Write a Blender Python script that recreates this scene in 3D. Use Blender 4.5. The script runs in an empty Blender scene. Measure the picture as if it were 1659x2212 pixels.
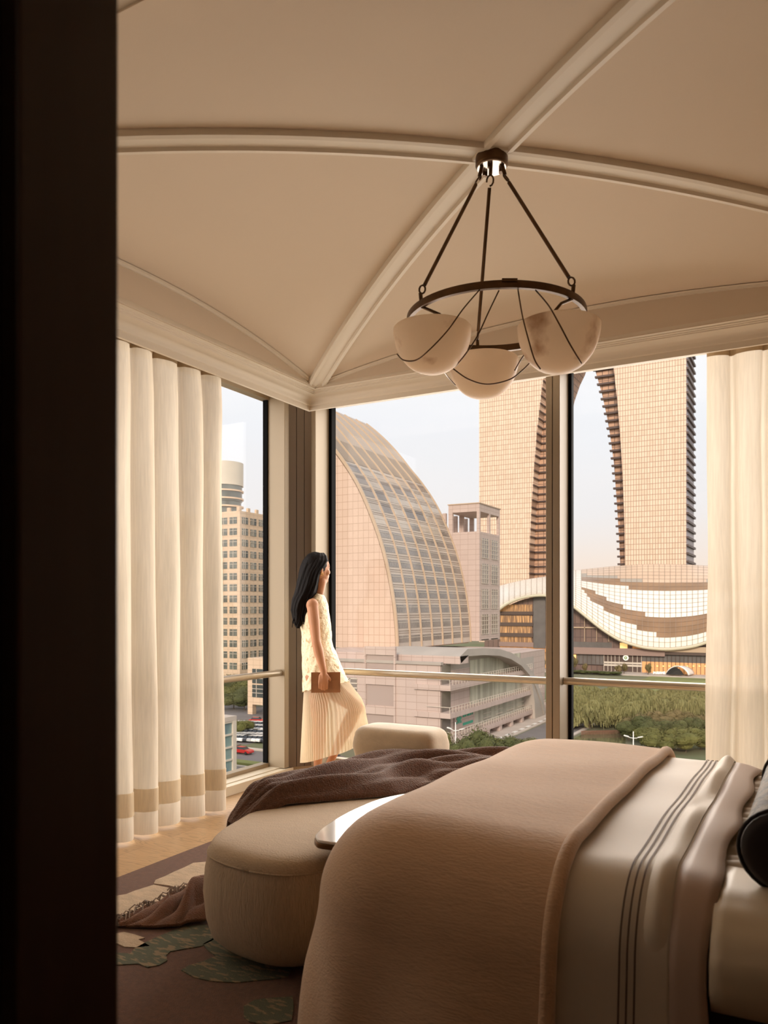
import bpy, bmesh, math, random
from math import sin, cos, pi, sqrt, atan2, radians, hypot
from mathutils import Vector, Matrix, noise as mnoise

S = bpy.context.scene
COL = S.collection

# ------------------------------------------------------------------ camera, sky, light
F, CX, HY, ZC = 1689.0, 829.5, 1312.0, 1.3
UX, UY = (.8748, -.4845), (.4845, .8748)
cd = bpy.data.cameras.new('camera')
cam = bpy.data.objects.new('camera', cd)
COL.objects.link(cam)
cam.location = (0, 0, ZC)
cam.rotation_euler = (pi / 2, 0, radians(28.98))
cd.sensor_fit = 'VERTICAL'
cd.sensor_height = 36.0
cd.lens = F / 2212 * 36.0
cd.shift_y = (HY - 1106) / 2212
cd.clip_start = .05
cd.clip_end = 4000
cd.dof.use_dof = True
cd.dof.focus_distance = 5.7
cd.dof.aperture_fstop = 4.8
S.camera = cam

S.view_settings.view_transform = 'Standard'
S.view_settings.look = 'None'
S.view_settings.exposure = 0.0
S.view_settings.gamma = 1.0
S.view_settings.use_curve_mapping = False

w = bpy.data.worlds.new('sky')
S.world = w
w.use_nodes = True
nt = w.node_tree
nt.nodes.clear()
tc = nt.nodes.new('ShaderNodeTexCoord')
sp = nt.nodes.new('ShaderNodeSeparateXYZ')
nz = nt.nodes.new('ShaderNodeTexNoise')
nz.inputs['Scale'].default_value = 2.2
nz.inputs['Detail'].default_value = 5
mp = nt.nodes.new('ShaderNodeMapping')
mp.inputs['Scale'].default_value = (1, 1, 3.5)
ma = nt.nodes.new('ShaderNodeMath'); ma.operation = 'MULTIPLY_ADD'
ma.inputs[1].default_value = .10
cr = nt.nodes.new('ShaderNodeValToRGB')
el = cr.color_ramp.elements
el[0].position = 0.0;  el[0].color = (.55, .46, .38, 1)
el[1].position = 1.0;  el[1].color = (.93, .95, 1.0, 1)
for p_, c_ in ((.045, (.93, .74, .60, 1)), (.10, (.93, .80, .70, 1)), (.17, (.88, .85, .84, 1)),
               (.27, (.88, .89, .92, 1)), (.36, (.96, .965, .98, 1))):
    e_ = el.new(p_); e_.color = c_
bg = nt.nodes.new('ShaderNodeBackground')
bg.inputs['Strength'].default_value = 1.04
ow = nt.nodes.new('ShaderNodeOutputWorld')
nt.links.new(tc.outputs['Generated'], sp.inputs[0])
nt.links.new(tc.outputs['Generated'], mp.inputs[0])
nt.links.new(mp.outputs[0], nz.inputs['Vector'])
nt.links.new(nz.outputs[0], ma.inputs[0])
nt.links.new(sp.outputs['Z'], ma.inputs[2])
nt.links.new(ma.outputs[0], cr.inputs[0])
nt.links.new(cr.outputs[0], bg.inputs[0])
nt.links.new(bg.outputs[0], ow.inputs[0])

def sun(name, energy, angle, color, direction):
    d = bpy.data.lights.new(name, 'SUN'); d.energy = energy; d.angle = radians(angle); d.color = color
    o = bpy.data.objects.new(name, d); COL.objects.link(o)
    o.rotation_euler = Vector(direction).to_track_quat('-Z', 'Y').to_euler()
    o.location = (0, -3, 12)
    return o
# low warm evening sun, behind the hotel
sun('evening_sun', 2.9, 14, (1.0, .85, .70), (-.30, 1.0, -.46))

def area(name, loc, direction, sx, sy, energy, color, spread=180):
    d = bpy.data.lights.new(name, 'AREA'); d.shape = 'RECTANGLE'; d.size = sx; d.size_y = sy
    d.energy = energy; d.color = color; d.spread = radians(spread)
    o = bpy.data.objects.new(name, d); COL.objects.link(o); o.location = loc
    o.rotation_euler = Vector(direction).to_track_quat('-Z', 'Z').to_euler()
    o.visible_camera = False
    return o
# added area lights outside the two glass walls, unseen, to brighten the room
area('window_fill', (-4.75, 2.6, 2.3), (1, .05, -.30), 6.0, 3.6, 195, (1.0, .90, .80), 140)
area('window_fill', (-1.2, 6.35, 2.3), (.05, -1, -.30), 6.0, 3.6, 285, (1.0, .90, .80), 140)
area('lobby_fill', (-.2, -1.0, 2.6), (0, .2, -1), .5, .5, .9, (1.0, .78, .56))  # added fill behind the camera, lifts the dark door edge and bed side

# ------------------------------------------------------------------ pixel ray helpers
def world(lat, dep, z):
    return Vector((lat * UX[0] + dep * UX[1], lat * UY[0] + dep * UY[1], z))
def P(px, py, dep):
    return world((px - CX) / F * dep, dep, ZC - (py - HY) / F * dep)
def G(px, py, z=0.0):
    return P(px, py, F * (ZC - z) / (py - HY))
def PX(px, py, X):
    r = (px - CX) / F
    return P(px, py, X / (r * UX[0] + UX[1]))
def PY(px, py, Y):
    r = (px - CX) / F
    return P(px, py, Y / (r * UY[0] + UY[1]))
def screen(v):
    lat = v[0] * UX[0] + v[1] * UY[0]; dep = v[0] * UX[1] + v[1] * UY[1]
    return CX + F * lat / dep, HY - F * (v[2] - ZC) / dep

# ------------------------------------------------------------------ object helpers
def tag(o, label=None, cat=None, group=None, kind=None):
    if label: o['label'] = label
    if cat: o['category'] = cat
    if group: o['group'] = group
    if kind: o['kind'] = kind
    return o
def empty(name, loc=(0, 0, 0), rz=0):
    o = bpy.data.objects.new(name, None); COL.objects.link(o)
    o.location = loc; o.rotation_euler = (0, 0, rz); o.empty_display_size = .1
    return o
def kids(o):
    return [c for c in bpy.data.objects if c.parent == o]
def copy_tree(o, parent=None):
    c = o.copy(); COL.objects.link(c); c.parent = parent
    for ch in kids(o): copy_tree(ch, c)
    return c

class MB:
    """collects vertices and faces; build() links them as one mesh object"""
    def __init__(s): s.v = []; s.f = []; s.m = []; s.mi = 0
    def add(s, vs, fs):
        b = len(s.v); s.v += [tuple(v) for v in vs]
        for f in fs: s.f.append(tuple(b + i for i in f)); s.m.append(s.mi)
        return s
    def box(s, x0, x1, y0, y1, z0, z1):
        return s.add([(x0,y0,z0),(x1,y0,z0),(x1,y1,z0),(x0,y1,z0),(x0,y0,z1),(x1,y0,z1),(x1,y1,z1),(x0,y1,z1)],
                     [(0,3,2,1),(4,5,6,7),(0,1,5,4),(1,2,6,5),(2,3,7,6),(3,0,4,7)])
    def obox(s, c, ax, ay, az):
        """box round c with half vectors"""
        c = Vector(c); ax = Vector(ax); ay = Vector(ay); az = Vector(az)
        vs = [c - ax - ay - az, c + ax - ay - az, c + ax + ay - az, c - ax + ay - az,
              c - ax - ay + az, c + ax - ay + az, c + ax + ay + az, c - ax + ay + az]
        return s.add(vs, [(0,3,2,1),(4,5,6,7),(0,1,5,4),(1,2,6,5),(2,3,7,6),(3,0,4,7)])
    def bar(s, a, b, w, h=None):
        a = Vector(a); b = Vector(b); h = h or w
        d = (b - a).normalized(); up = Vector((0,0,1)) if abs(d.z) < .95 else Vector((0,1,0))
        sd = d.cross(up).normalized(); up = sd.cross(d)
        return s.obox((a+b)/2, (b-a)/2, sd*w/2, up*h/2)
    def loft(s, rings, closed=True, cap=True):
        n = len(rings[0]); b = len(s.v)
        for r in rings: s.v += [tuple(p) for p in r]
        for i in range(len(rings)-1):
            for j in range(n if closed else n-1):
                k = (j+1) % n
                s.f.append((b+i*n+j, b+i*n+k, b+(i+1)*n+k, b+(i+1)*n+j)); s.m.append(s.mi)
        if cap and closed:
            s.f.append(tuple(b+j for j in reversed(range(n)))); s.m.append(s.mi)
            s.f.append(tuple(b+(len(rings)-1)*n+j for j in range(n))); s.m.append(s.mi)
        return s
    def tube(s, pts, r, n=8, cap=True):
        pts = [Vector(p) for p in pts]
        rr = r if isinstance(r, (list, tuple)) else [r]*len(pts)
        rings = []; up = None
        for i, p in enumerate(pts):
            t = (pts[min(i+1, len(pts)-1)] - pts[max(i-1, 0)]).normalized()
            if up is None: up = Vector((0,0,1)) if abs(t.z) < .9 else Vector((1,0,0))
            sd = t.cross(up).normalized(); up = sd.cross(t).normalized()
            rings.append([p + (sd*cos(2*pi*k/n) + up*sin(2*pi*k/n))*rr[i] for k in range(n)])
        return s.loft(rings, True, cap)
    def lathe(s, prof, c=(0,0,0), n=24, cap=True):
        return s.loft([[(c[0]+r*cos(2*pi*k/n), c[1]+r*sin(2*pi*k/n), c[2]+z) for k in range(n)] for r, z in prof], True, cap)
    def prism_xz(s, poly, y0, y1):
        n = len(poly)
        vs = [(x, y0, z) for x, z in poly] + [(x, y1, z) for x, z in poly]
        fs = [tuple(range(n)), tuple(reversed(range(n, 2*n)))]
        fs += [(i, n+i, n+(i+1) % n, (i+1) % n) for i in range(n)]
        return s.add(vs, fs)
    def prism_xy(s, poly, z0, z1):
        n = len(poly)
        vs = [(p[0], p[1], z0) for p in poly] + [(p[0], p[1], z1) for p in poly]
        fs = [tuple(reversed(range(n))), tuple(range(n, 2*n))]
        fs += [(i, (i+1) % n, n+(i+1) % n, n+i) for i in range(n)]
        return s.add(vs, fs)
    def grid(s, fn, nu, nv, wrap=False):
        b = len(s.v)
        for i in range(nu+1):
            for j in range(nv+1): s.v.append(tuple(fn(i/nu, j/nv)))
        for i in range(nu):
            for j in range(nv):
                a = b+i*(nv+1)+j; s.f.append((a, a+nv+1, a+nv+2, a+1)); s.m.append(s.mi)
        return s
    def build(s, name, mat, parent=None, smooth=False, bevel=0, solid=0, subsurf=0, origin=None, recalc=True, angle=None):
        me = bpy.data.meshes.new(name)
        vs = s.v
        if origin is not None:
            o3 = Vector(origin); vs = [tuple(Vector(v) - o3) for v in s.v]
        me.from_pydata(vs, [], s.f); me.validate()
        mats = mat if isinstance(mat, (list, tuple)) else [mat]
        for m in mats: me.materials.append(m)
        if len(mats) > 1 and len(me.polygons) == len(s.m): me.polygons.foreach_set('material_index', s.m)
        if recalc:
            bm = bmesh.new(); bm.from_mesh(me)
            bmesh.ops.recalc_face_normals(bm, faces=bm.faces); bm.to_mesh(me); bm.free()
        if smooth:
            me.polygons.foreach_set('use_smooth', [True]*len(me.polygons))
            if angle: me.set_sharp_from_angle(angle=radians(angle))
        me.update()
        o = bpy.data.objects.new(name, me); COL.objects.link(o)
        if origin is not None: o.location = origin
        if parent is not None:
            o.parent = parent
            if origin is None:
                pl = parent.matrix_basis
                o.matrix_parent_inverse = pl.inverted()
        if solid:
            md = o.modifiers.new('solid', 'SOLIDIFY'); md.thickness = solid; md.offset = 0
        if bevel:
            md = o.modifiers.new('bevel', 'BEVEL'); md.width = bevel; md.segments = 3; md.limit_method = 'ANGLE'; md.angle_limit = radians(40)
            me.polygons.foreach_set('use_smooth', [True]*len(me.polygons)); me.set_sharp_from_angle(angle=radians(40))
        if subsurf:
            md = o.modifiers.new('sub', 'SUBSURF'); md.levels = subsurf; md.render_levels = subsurf
        return o
def struct(o): o['kind'] = 'structure'; return o

# ------------------------------------------------------------------ materials
def srgb(r, g, b):
    f = lambda c: (c/255/12.92) if c <= 10 else ((c/255+.055)/1.055)**2.4
    return (f(r), f(g), f(b), 1)
def mat(name, col, rough=.6, metal=0, vary=0, vscale=8, vstretch=(1,1,1), bump=0, bscale=60, bstretch=None, spec=.5,
        sheen=0, emit=None, estr=0, col2=None, detail=4, contrast=(.35, .65), trans=0, alpha=1, coat=0):
    m = bpy.data.materials.new(name); m.use_nodes = True
    n = m.node_tree; N = n.nodes; L = n.links
    b = N['Principled BSDF']
    b.inputs['Roughness'].default_value = rough; b.inputs['Metallic'].default_value = metal
    b.inputs['Specular IOR Level'].default_value = spec
    if sheen: b.inputs['Sheen Weight'].default_value = sheen; b.inputs['Sheen Roughness'].default_value = .5
    if coat: b.inputs['Coat Weight'].default_value = coat
    b.inputs['Base Color'].default_value = col
    if emit: b.inputs['Emission Color'].default_value = emit; b.inputs['Emission Strength'].default_value = estr
    t = None
    if vary or col2 or bump:
        t = N.new('ShaderNodeTexCoord')
    if vary or col2:
        mp = N.new('ShaderNodeMapping'); mp.inputs['Scale'].default_value = vstretch
        ns = N.new('ShaderNodeTexNoise'); ns.inputs['Scale'].default_value = vscale; ns.inputs['Detail'].default_value = detail
        rp = N.new('ShaderNodeValToRGB')
        c2 = col2 or tuple(c*(1-vary) for c in col[:3])+(1,)
        rp.color_ramp.elements[0].position = contrast[0]; rp.color_ramp.elements[1].position = contrast[1]
        rp.color_ramp.elements[0].color = c2; rp.color_ramp.elements[1].color = col
        L.new(t.outputs['Object'], mp.inputs[0]); L.new(mp.outputs[0], ns.inputs['Vector'])
        L.new(ns.outputs[0], rp.inputs[0]); L.new(rp.outputs[0], b.inputs['Base Color'])
    if bump:
        mb_ = N.new('ShaderNodeMapping'); mb_.inputs['Scale'].default_value = bstretch or (1,1,1)
        nb = N.new('ShaderNodeTexNoise'); nb.inputs['Scale'].default_value = bscale; nb.inputs['Detail'].default_value = 3
        bp = N.new('ShaderNodeBump'); bp.inputs['Strength'].default_value = bump; bp.inputs['Distance'].default_value = .01
        L.new(t.outputs['Object'], mb_.inputs[0]); L.new(mb_.outputs[0], nb.inputs['Vector'])
        L.new(nb.outputs[0], bp.inputs['Height']); L.new(bp.outputs[0], b.inputs['Normal'])
    if trans or alpha < 1:
        out = N['Material Output']; last = b.outputs[0]
        if trans:
            tr = N.new('ShaderNodeBsdfTranslucent'); mx = N.new('ShaderNodeMixShader'); mx.inputs[0].default_value = trans
            src = b.inputs['Base Color'].links
            if src: L.new(src[0].from_socket, tr.inputs[0])
            else: tr.inputs[0].default_value = col
            L.new(last, mx.inputs[1]); L.new(tr.outputs[0], mx.inputs[2]); last = mx.outputs[0]
        if alpha < 1:
            tp = N.new('ShaderNodeBsdfTransparent'); mx = N.new('ShaderNodeMixShader'); mx.inputs[0].default_value = alpha
            L.new(tp.outputs[0], mx.inputs[1]); L.new(last, mx.inputs[2]); last = mx.outputs[0]
        L.new(last, out.inputs['Surface'])
    return m

def glass_mat(name, tint=(1,1,1,1), gloss=.012):
    m = bpy.data.materials.new(name); m.use_nodes = True
    n = m.node_tree; N = n.nodes; L = n.links; N.clear()
    out = N.new('ShaderNodeOutputMaterial'); tp = N.new('ShaderNodeBsdfTransparent'); tp.inputs[0].default_value = tint
    gl = N.new('ShaderNodeBsdfGlossy'); gl.inputs['Roughness'].default_value = .02
    mx = N.new('ShaderNodeMixShader'); mx.inputs[0].default_value = gloss
    L.new(tp.outputs[0], mx.inputs[1]); L.new(gl.outputs[0], mx.inputs[2]); L.new(mx.outputs[0], out.inputs[0])
    return m

def brick_mat(name, c1, c2, cm, bw, bh, mortar, axes='XZ', rough=.5, offset=0.0, metal=0, spec=.5, bias=0, squash=None, noise_amt=0, noise_col=(0,0,0,1), nscale=.02):
    """tiled facade: axes picks the two object axes that carry the tiling"""
    m = bpy.data.materials.new(name); m.use_nodes = True
    n = m.node_tree; N = n.nodes; L = n.links; b = N['Principled BSDF']
    b.inputs['Roughness'].default_value = rough; b.inputs['Metallic'].default_value = metal; b.inputs['Specular IOR Level'].default_value = spec
    t = N.new('ShaderNodeTexCoord'); s = N.new('ShaderNodeSeparateXYZ'); c = N.new('ShaderNodeCombineXYZ')
    L.new(t.outputs['Object'], s.inputs[0])
    if axes == 'SZ':      # horizontal = x + y, so one material serves both wall directions
        ad = N.new('ShaderNodeMath'); ad.operation = 'ADD'
        L.new(s.outputs['X'], ad.inputs[0]); L.new(s.outputs['Y'], ad.inputs[1]); L.new(ad.outputs[0], c.inputs[0])
    else:
        L.new(s.outputs[axes[0]], c.inputs[0])
    L.new(s.outputs[axes[1]], c.inputs[1])
    k = N.new('ShaderNodeTexBrick'); k.offset = offset
    k.inputs['Color1'].default_value = c1; k.inputs['Color2'].default_value = c2; k.inputs['Mortar'].default_value = cm
    k.inputs['Scale'].default_value = 1; k.inputs['Brick Width'].default_value = bw; k.inputs['Row Height'].default_value = bh
    k.inputs['Mortar Size'].default_value = mortar; k.inputs['Mortar Smooth'].default_value = .1; k.inputs['Bias'].default_value = bias
    if squash: k.squash = squash[0]; k.squash_frequency = squash[1]
    L.new(c.outputs[0], k.inputs[0])
    last = k.outputs[0]
    if noise_amt:
        ns = N.new('ShaderNodeTexNoise'); ns.inputs['Scale'].default_value = nscale; ns.inputs['Detail'].default_value = 6
        mx = N.new('ShaderNodeMix'); mx.data_type = 'RGBA'
        mm = N.new('ShaderNodeMath'); mm.operation = 'MULTIPLY'; mm.inputs[1].default_value = noise_amt
        L.new(t.outputs['Object'], ns.inputs['Vector']); L.new(ns.outputs[0], mm.inputs[0])
        L.new(mm.outputs[0], mx.inputs[0]); L.new(last, mx.inputs[6]); mx.inputs[7].default_value = noise_col
        last = mx.outputs[2]
    L.new(last, b.inputs['Base Color'])
    return m

# ------------------------------------------------------------------ room shell
M_plaster = mat('ceiling_plaster', srgb(216, 199, 178), .85, bump=.05, bscale=300)
M_trim = mat('trim_paint', srgb(222, 210, 192), .6)
M_frame = mat('frame_champagne', srgb(164, 148, 124), .45, metal=.15)
M_frame2 = mat('frame_taupe', srgb(134, 118, 98), .5, metal=.1)
M_clad = mat('cladding_grey', srgb(112, 98, 84), .55)
M_gasket = mat('gasket_black', srgb(10, 9, 10), .8, spec=.1)
M_sill = mat('sill_stone', srgb(226, 214, 190), .35, vary=.05)
M_glass = glass_mat('window_glass')
M_dark = mat('dark_timber', srgb(58, 40, 28), .4, vary=.3, vscale=3, vstretch=(6,6,.6))
M_darker = mat('dark_panel', srgb(44, 34, 24), .6, vary=.2, vscale=2)
M_wall = mat('wall_linen', srgb(128, 102, 76), .8)

def floor_mat():
    m = bpy.data.materials.new('oak_floor'); m.use_nodes = True
    n = m.node_tree; N = n.nodes; L = n.links; b = N['Principled BSDF']; b.inputs['Roughness'].default_value = .34
    t = N.new('ShaderNodeTexCoord')
    mp = N.new('ShaderNodeMapping'); mp.inputs['Rotation'].default_value = (0,0,0)
    k = N.new('ShaderNodeTexBrick'); k.offset = .5
    k.inputs['Color1'].default_value = srgb(196, 162, 122); k.inputs['Color2'].default_value = srgb(182, 148, 108)
    k.inputs['Mortar'].default_value = srgb(150, 118, 84); k.inputs['Mortar Size'].default_value = .0015
    k.inputs['Brick Width'].default_value = 1.6; k.inputs['Row Height'].default_value = .22; k.inputs['Scale'].default_value = 1
    L.new(t.outputs['Object'], mp.inputs[0]); L.new(mp.outputs[0], k.inputs[0])
    m2 = N.new('ShaderNodeMapping'); m2.inputs['Scale'].default_value = (1.4, 9, 1)
    w_ = N.new('ShaderNodeTexNoise'); w_.inputs['Scale'].default_value = 1.2; w_.inputs['Detail'].default_value = 2; w_.inputs['Distortion'].default_value = .6
    L.new(t.outputs['Object'], m2.inputs[0]); L.new(m2.outputs[0], w_.inputs['Vector'])
    sn = N.new('ShaderNodeMath'); sn.operation = 'MULTIPLY'; sn.inputs[1].default_value = 90
    si = N.new('ShaderNodeMath'); si.operation = 'SINE'
    rp = N.new('ShaderNodeValToRGB'); rp.color_ramp.elements[0].color = (.62,.62,.62,1); rp.color_ramp.elements[1].color = (1,1,1,1)
    rp.color_ramp.elements[0].position = -.0; rp.color_ramp.elements[1].position = .45
    mx = N.new('ShaderNodeMix'); mx.data_type = 'RGBA'; mx.blend_type = 'MULTIPLY'; mx.inputs[0].default_value = .55
    ad = N.new('ShaderNodeMath'); ad.operation = 'MULTIPLY_ADD'; ad.inputs[1].default_value = .5; ad.inputs[2].default_value = .5
    L.new(w_.outputs[0], sn.inputs[0]); L.new(sn.outputs[0], si.inputs[0]); L.new(si.outputs[0], ad.inputs[0]); L.new(ad.outputs[0], rp.inputs[0])
    L.new(k.outputs[0], mx.inputs[6]); L.new(rp.outputs[0], mx.inputs[7]); L.new(mx.outputs[2], b.inputs['Base Color'])
    return m
M_floor = floor_mat()

XL, YF = -3.74, 5.29            # glass planes
XR, YN = 1.02, .57
struct(MB().box(XL-.15, XR+.2, -1.9, YF+.15, -.2, 0).build('floor', M_floor))

# vaulted ceiling
VX, VY, VA, VB = -1.165, 3.01, 1.925, 1.57
def vault(p, q):
    a, b = max(abs(p), abs(q)), min(abs(p), abs(q))
    return 3.16 - .11*a*a - .19*b*b
n = 40
mb = MB()
def vf(i, j):
    p, q = 2*i-1, 2*j-1
    return (VX+VA*p, VY+VB*q, vault(p, q))
mb.grid(vf, n, n)
# lunette walls below the four arches
for sx in (-1, 1):
    mb.grid(lambda u, t: (VX+sx*VA, VY+VB*(2*u-1), 2.84+(vault(1, 2*u-1)-2.84)*t), n, 3)
for sy in (-1, 1):
    mb.grid(lambda u, t: (VX+VA*(2*u-1), VY+sy*VB, 2.84+(vault(2*u-1, 1)-2.84)*t), n, 3)
# flat parts round it: pocket lid over the windows, and the lobby side
CO = (-3.25, .92, 1.28, 4.745)      # cornice outer rectangle
mb.box(XL-.15, CO[0]+.02, -1.9, YF+.15, 2.95, 3.3)
mb.box(CO[0]+.02, XR+.2, CO[3]-.02, YF+.15, 2.95, 3.3)
mb.box(CO[0]+.02, XR+.2, -1.9, CO[2]+.01, 2.75, 3.3)
mb.box(CO[1]-.01, XR+.2, CO[2], CO[3], 2.75, 3.3)
mb.box(XL-.15, XR+.2, -1.9, YF+.15, 3.3, 3.45)
struct(mb.build('ceiling', M_plaster, recalc=False))

# cornice: stepped and coved profile swept round the rectangle
prof = [(-.02,2.96),(-.02,2.740),(0,2.740),(.004,2.772),(.012,2.776),(.016,2.783)]
prof += [(.016+.086*(1-cos(t*pi/2/7)), 2.783+.040*sin(t*pi/2/7)) for t in range(1, 8)]
prof += [(.104,2.829),(.112,2.831),(.114,2.836),(.124,2.838),(.126,2.843),(.166,2.846),(.166,2.862),(.16,2.875),(.02,2.875)]
rings = []
for sxx, syy in ((0, 2), (1, 2), (1, 3), (0, 3)):
    cx, cy = CO[sxx], CO[syy]
    dx = 1 if sxx == 0 else -1; dy = 1 if syy == 2 else -1
    rings.append([(cx+dx*p, cy+dy*p, z) for p, z in prof])
mb = MB(); rings.append(rings[0]); mb.loft(rings, closed=False, cap=False)
struct(mb.build('trim_1', M_trim, smooth=True, angle=25))

# ribs along both diagonals
def rib_pts(sx, sy):
    out = []
    for i in range(33):
        s_ = i/32
        out.append(Vector((VX+sx*VA*s_, VY+sy*VB*s_, 3.16-.3*s_*s_)))
    return out
rp = [(-.066,.02),(-.066,-.012),(-.060,-.022),(-.040,-.024),(-.033,-.012),(.033,-.012),(.040,-.024),(.060,-.022),(.066,-.012),(.066,.02)]
k = 2
for sx, sy in ((-1,1),(1,1),(-1,-1),(1,-1)):
    pts = rib_pts(sx, sy); rings = []
    for i, p in enumerate(pts):
        t = (pts[min(i+1,32)]-pts[max(i-1,0)]).normalized(); sd = t.cross(Vector((0,0,1))).normalized(); up = sd.cross(t)
        rings.append([p+sd*a+up*b for a, b in rp])
    mb = MB(); mb.loft(rings, closed=True, cap=True)
    struct(mb.build('trim_%d' % k, M_trim, smooth=True, angle=35)); k += 1
# arch mouldings on the two lunettes over the windows
mb = MB(); rings = []
for i in range(41):
    q = 2*i/40-1; z = vault(1, q)
    rings.append([(VX-VA+a, VY+VB*q, z+b) for a, b in ((0,.0),(.0,-.014),(.010,-.014),(.014,-.003),(.030,.0))])
mb.loft(rings, closed=True)
struct(mb.build('trim_6', M_trim, smooth=True, angle=30))
mb = MB(); rings = []
for i in range(41):
    p = 2*i/40-1; z = vault(p, 1)
    rings.append([(VX+VA*p, VY+VB-a, z+b) for a, b in ((0,.0),(.0,-.014),(.010,-.014),(.014,-.003),(.030,.0))])
mb.loft(rings, closed=True)
struct(mb.build('trim_7', M_trim, smooth=True, angle=30))

# walls out of view / edges
struct(MB().box(XR, XR+.2, -1.9, YF+.15, 0, 3.3).build('wall_right', M_wall))
struct(MB().box(XL-.15, XR+.2, -2.1, -1.9, 0, 3.3).build('wall_back', M_wall))
struct(MB().box(XL-.15, XL, -1.9, .45, 0, 2.96).build('wall_left', M_wall))
# partition with the dark opening edge the camera looks past
struct(MB().box(XL, -.80, .43, YN, 0, 2.96).build('wall_near', M_darker))
mb = MB()
mb.box(-.80, -.655, .42, YN+.02, 0, 2.75)
mb.box(-.655, -.628, .455, YN+.002, 0, 2.75)
mb.box(-.80, -.69, .40, .42, 0, 2.75)
struct(mb.build('trim_8', M_dark, bevel=.004))
mb = MB(); mb.box(-1.25, -.90, .405, .43, 0, 2.75); mb.box(-1.75, -1.32, .405, .43, 0, 2.75)
struct(mb.build('trim_9', M_dark, bevel=.004))
# strip of building over and under the glass, outside
mb = MB(); mb.box(XL-.15, XL, .45, YF+.15, -.2, .02); mb.box(XL-.15, XR+.2, YF, YF+.15, -.2, .02)
struct(mb.build('wall_outer', M_clad))

# left window: frame, mullions, gasket, pane, sill
def window(name, along, parts):
    root = empty(name); struct(root); return root
WL = empty('window_1', (XL, 2.8, 0)); struct(WL)
mb = MB()
for y0 in (.57, 2.35):
    mb.box(XL, -3.55, y0, y0+.06, .07, 2.95)
mb.box(XL-.03, XL+.04, .57, 4.9, .07, .10); mb.box(XL-.03, XL+.04, .57, 4.9, 2.9, 2.95)
mb.build('window_frame', M_frame, WL, bevel=.003)
MB().box(XL, -3.552, 4.85, 4.905, .07, 2.95).build('mullion', M_frame, WL, bevel=.003)
MB().box(XL-.01, XL+.03, 4.836, 4.85, .07, 2.95).build('gasket', M_gasket, WL)
MB().box(XL-.012, XL, .57, 4.83, .08, 2.94).build('window_pane', M_glass, WL)
mb = MB(); mb.box(XL-.02, -3.54, .57, 4.95, 0, .066); mb.box(XL-.02, -3.60, .57, 4.95, .066, .072)
mb.build('window_sill', M_sill, WL, bevel=.004)
# far window
WF = empty('window_2', (-1.3, YF, 0)); struct(WF)
mb = MB()
mb.box(-3.44, XR, YF-.04, YF+.03, .07, .10); mb.box(-3.44, XR, YF-.04, YF+.03, 2.9, 2.95)
mb.build('window_frame', M_frame, WF, bevel=.003)
MB().box(-3.445, -3.405, 5.05, YF, .07, 2.95).build('mullion', M_frame, WF, bevel=.003)
mb = MB(); mb.box(-1.572, -1.530, 5.05, YF-.03, .07, 2.95); mb.box(-1.524, -1.478, 5.05, YF-.03, .07, 2.95); mb.box(-1.55, -1.50, 5.06, YF, .07, 2.95)
mb.build('mullion', M_frame2, WF, bevel=.003)
MB().box(.20, .29, 5.05, YF, .07, 2.95).build('mullion', M_frame, WF, bevel=.003)
mb = MB(); mb.box(-3.405, -3.378, YF-.05, YF+.01, .07, 2.95); mb.box(-1.478, -1.455, YF-.04, YF+.01, .07, 2.95)
mb.build('gasket', M_gasket, WF)
MB().box(-3.40, XR, YF, YF+.012, .08, 2.94).build('window_pane', M_glass, WF)
mb = MB(); mb.box(-3.40, XR, 5.09, YF+.02, 0, .066); mb.box(-3.40, XR, 5.15, YF+.02, .066, .072)
mb.build('window_sill', M_sill, WF, bevel=.004)
# corner pier: cladding boards on the diagonal and its low plinth
mb = MB()
A = Vector((-3.555, 4.905, 0)); B = Vector((-3.44, 5.055, 0))
dd = (B-A); nn = Vector((dd.y, -dd.x, 0)).normalized()
for i in range(3):
    a = A+dd*(i/3+.012); b = A+dd*((i+1)/3-.012)
    mb.obox(((a+b)/2)+Vector((0,0,1.51))-nn*.012, (b-a)/2, nn*.012, (0,0,1.44))
mb.prism_xy([(XL, 4.905), (-3.57, 4.905), (-3.447, 5.06), (-3.447, YF), (XL, YF)], .07, 2.95)
struct(mb.build('wall_corner', M_clad))
struct(MB().prism_xy([(XL, 4.95), (-3.54, 4.95), (-3.40, 5.09), (-3.40, YF), (XL, YF)], 0, .07).build('baseboard_corner', M_frame, bevel=.003))
struct(MB().prism_xy([(XL-.15, 5.12), (XL, 4.84), (XL, YF), (-3.395, YF), (-3.60, YF+.15), (XL-.15, YF+.15)], -.2, 3.0).build('wall_pier', M_gasket))

# guard rails
M_rail = mat('rail_satin', srgb(176, 164, 146), .3, metal=.55)
r = MB(); r.tube([(-3.586, .6, .80), (-3.586, 4.80, .80), (-3.588, 4.83, .80), (-3.60, 4.848, .80), (-3.63, 4.852, .80)], .025, 16)
tag(r.build('guard_rail', M_rail, smooth=True, angle=50), 'satin metal guard rail across the narrow glass left of the corner pier', 'railing', 'window guard rails')
r = MB(); r.tube([(-3.40, 5.14, .805), (-1.578, 5.14, .805)], .025, 16)
tag(r.build('guard_rail', M_rail, smooth=True, angle=50), 'satin metal guard rail behind the woman across the wide middle glass', 'railing', 'window guard rails')
r = MB(); r.tube([(-1.474, 5.14, .81), (.20, 5.14, .81)], .025, 16)
tag(r.build('guard_rail', M_rail, smooth=True, angle=50), 'satin metal guard rail right of the tall mullion, above the willows', 'railing', 'window guard rails')
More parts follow.
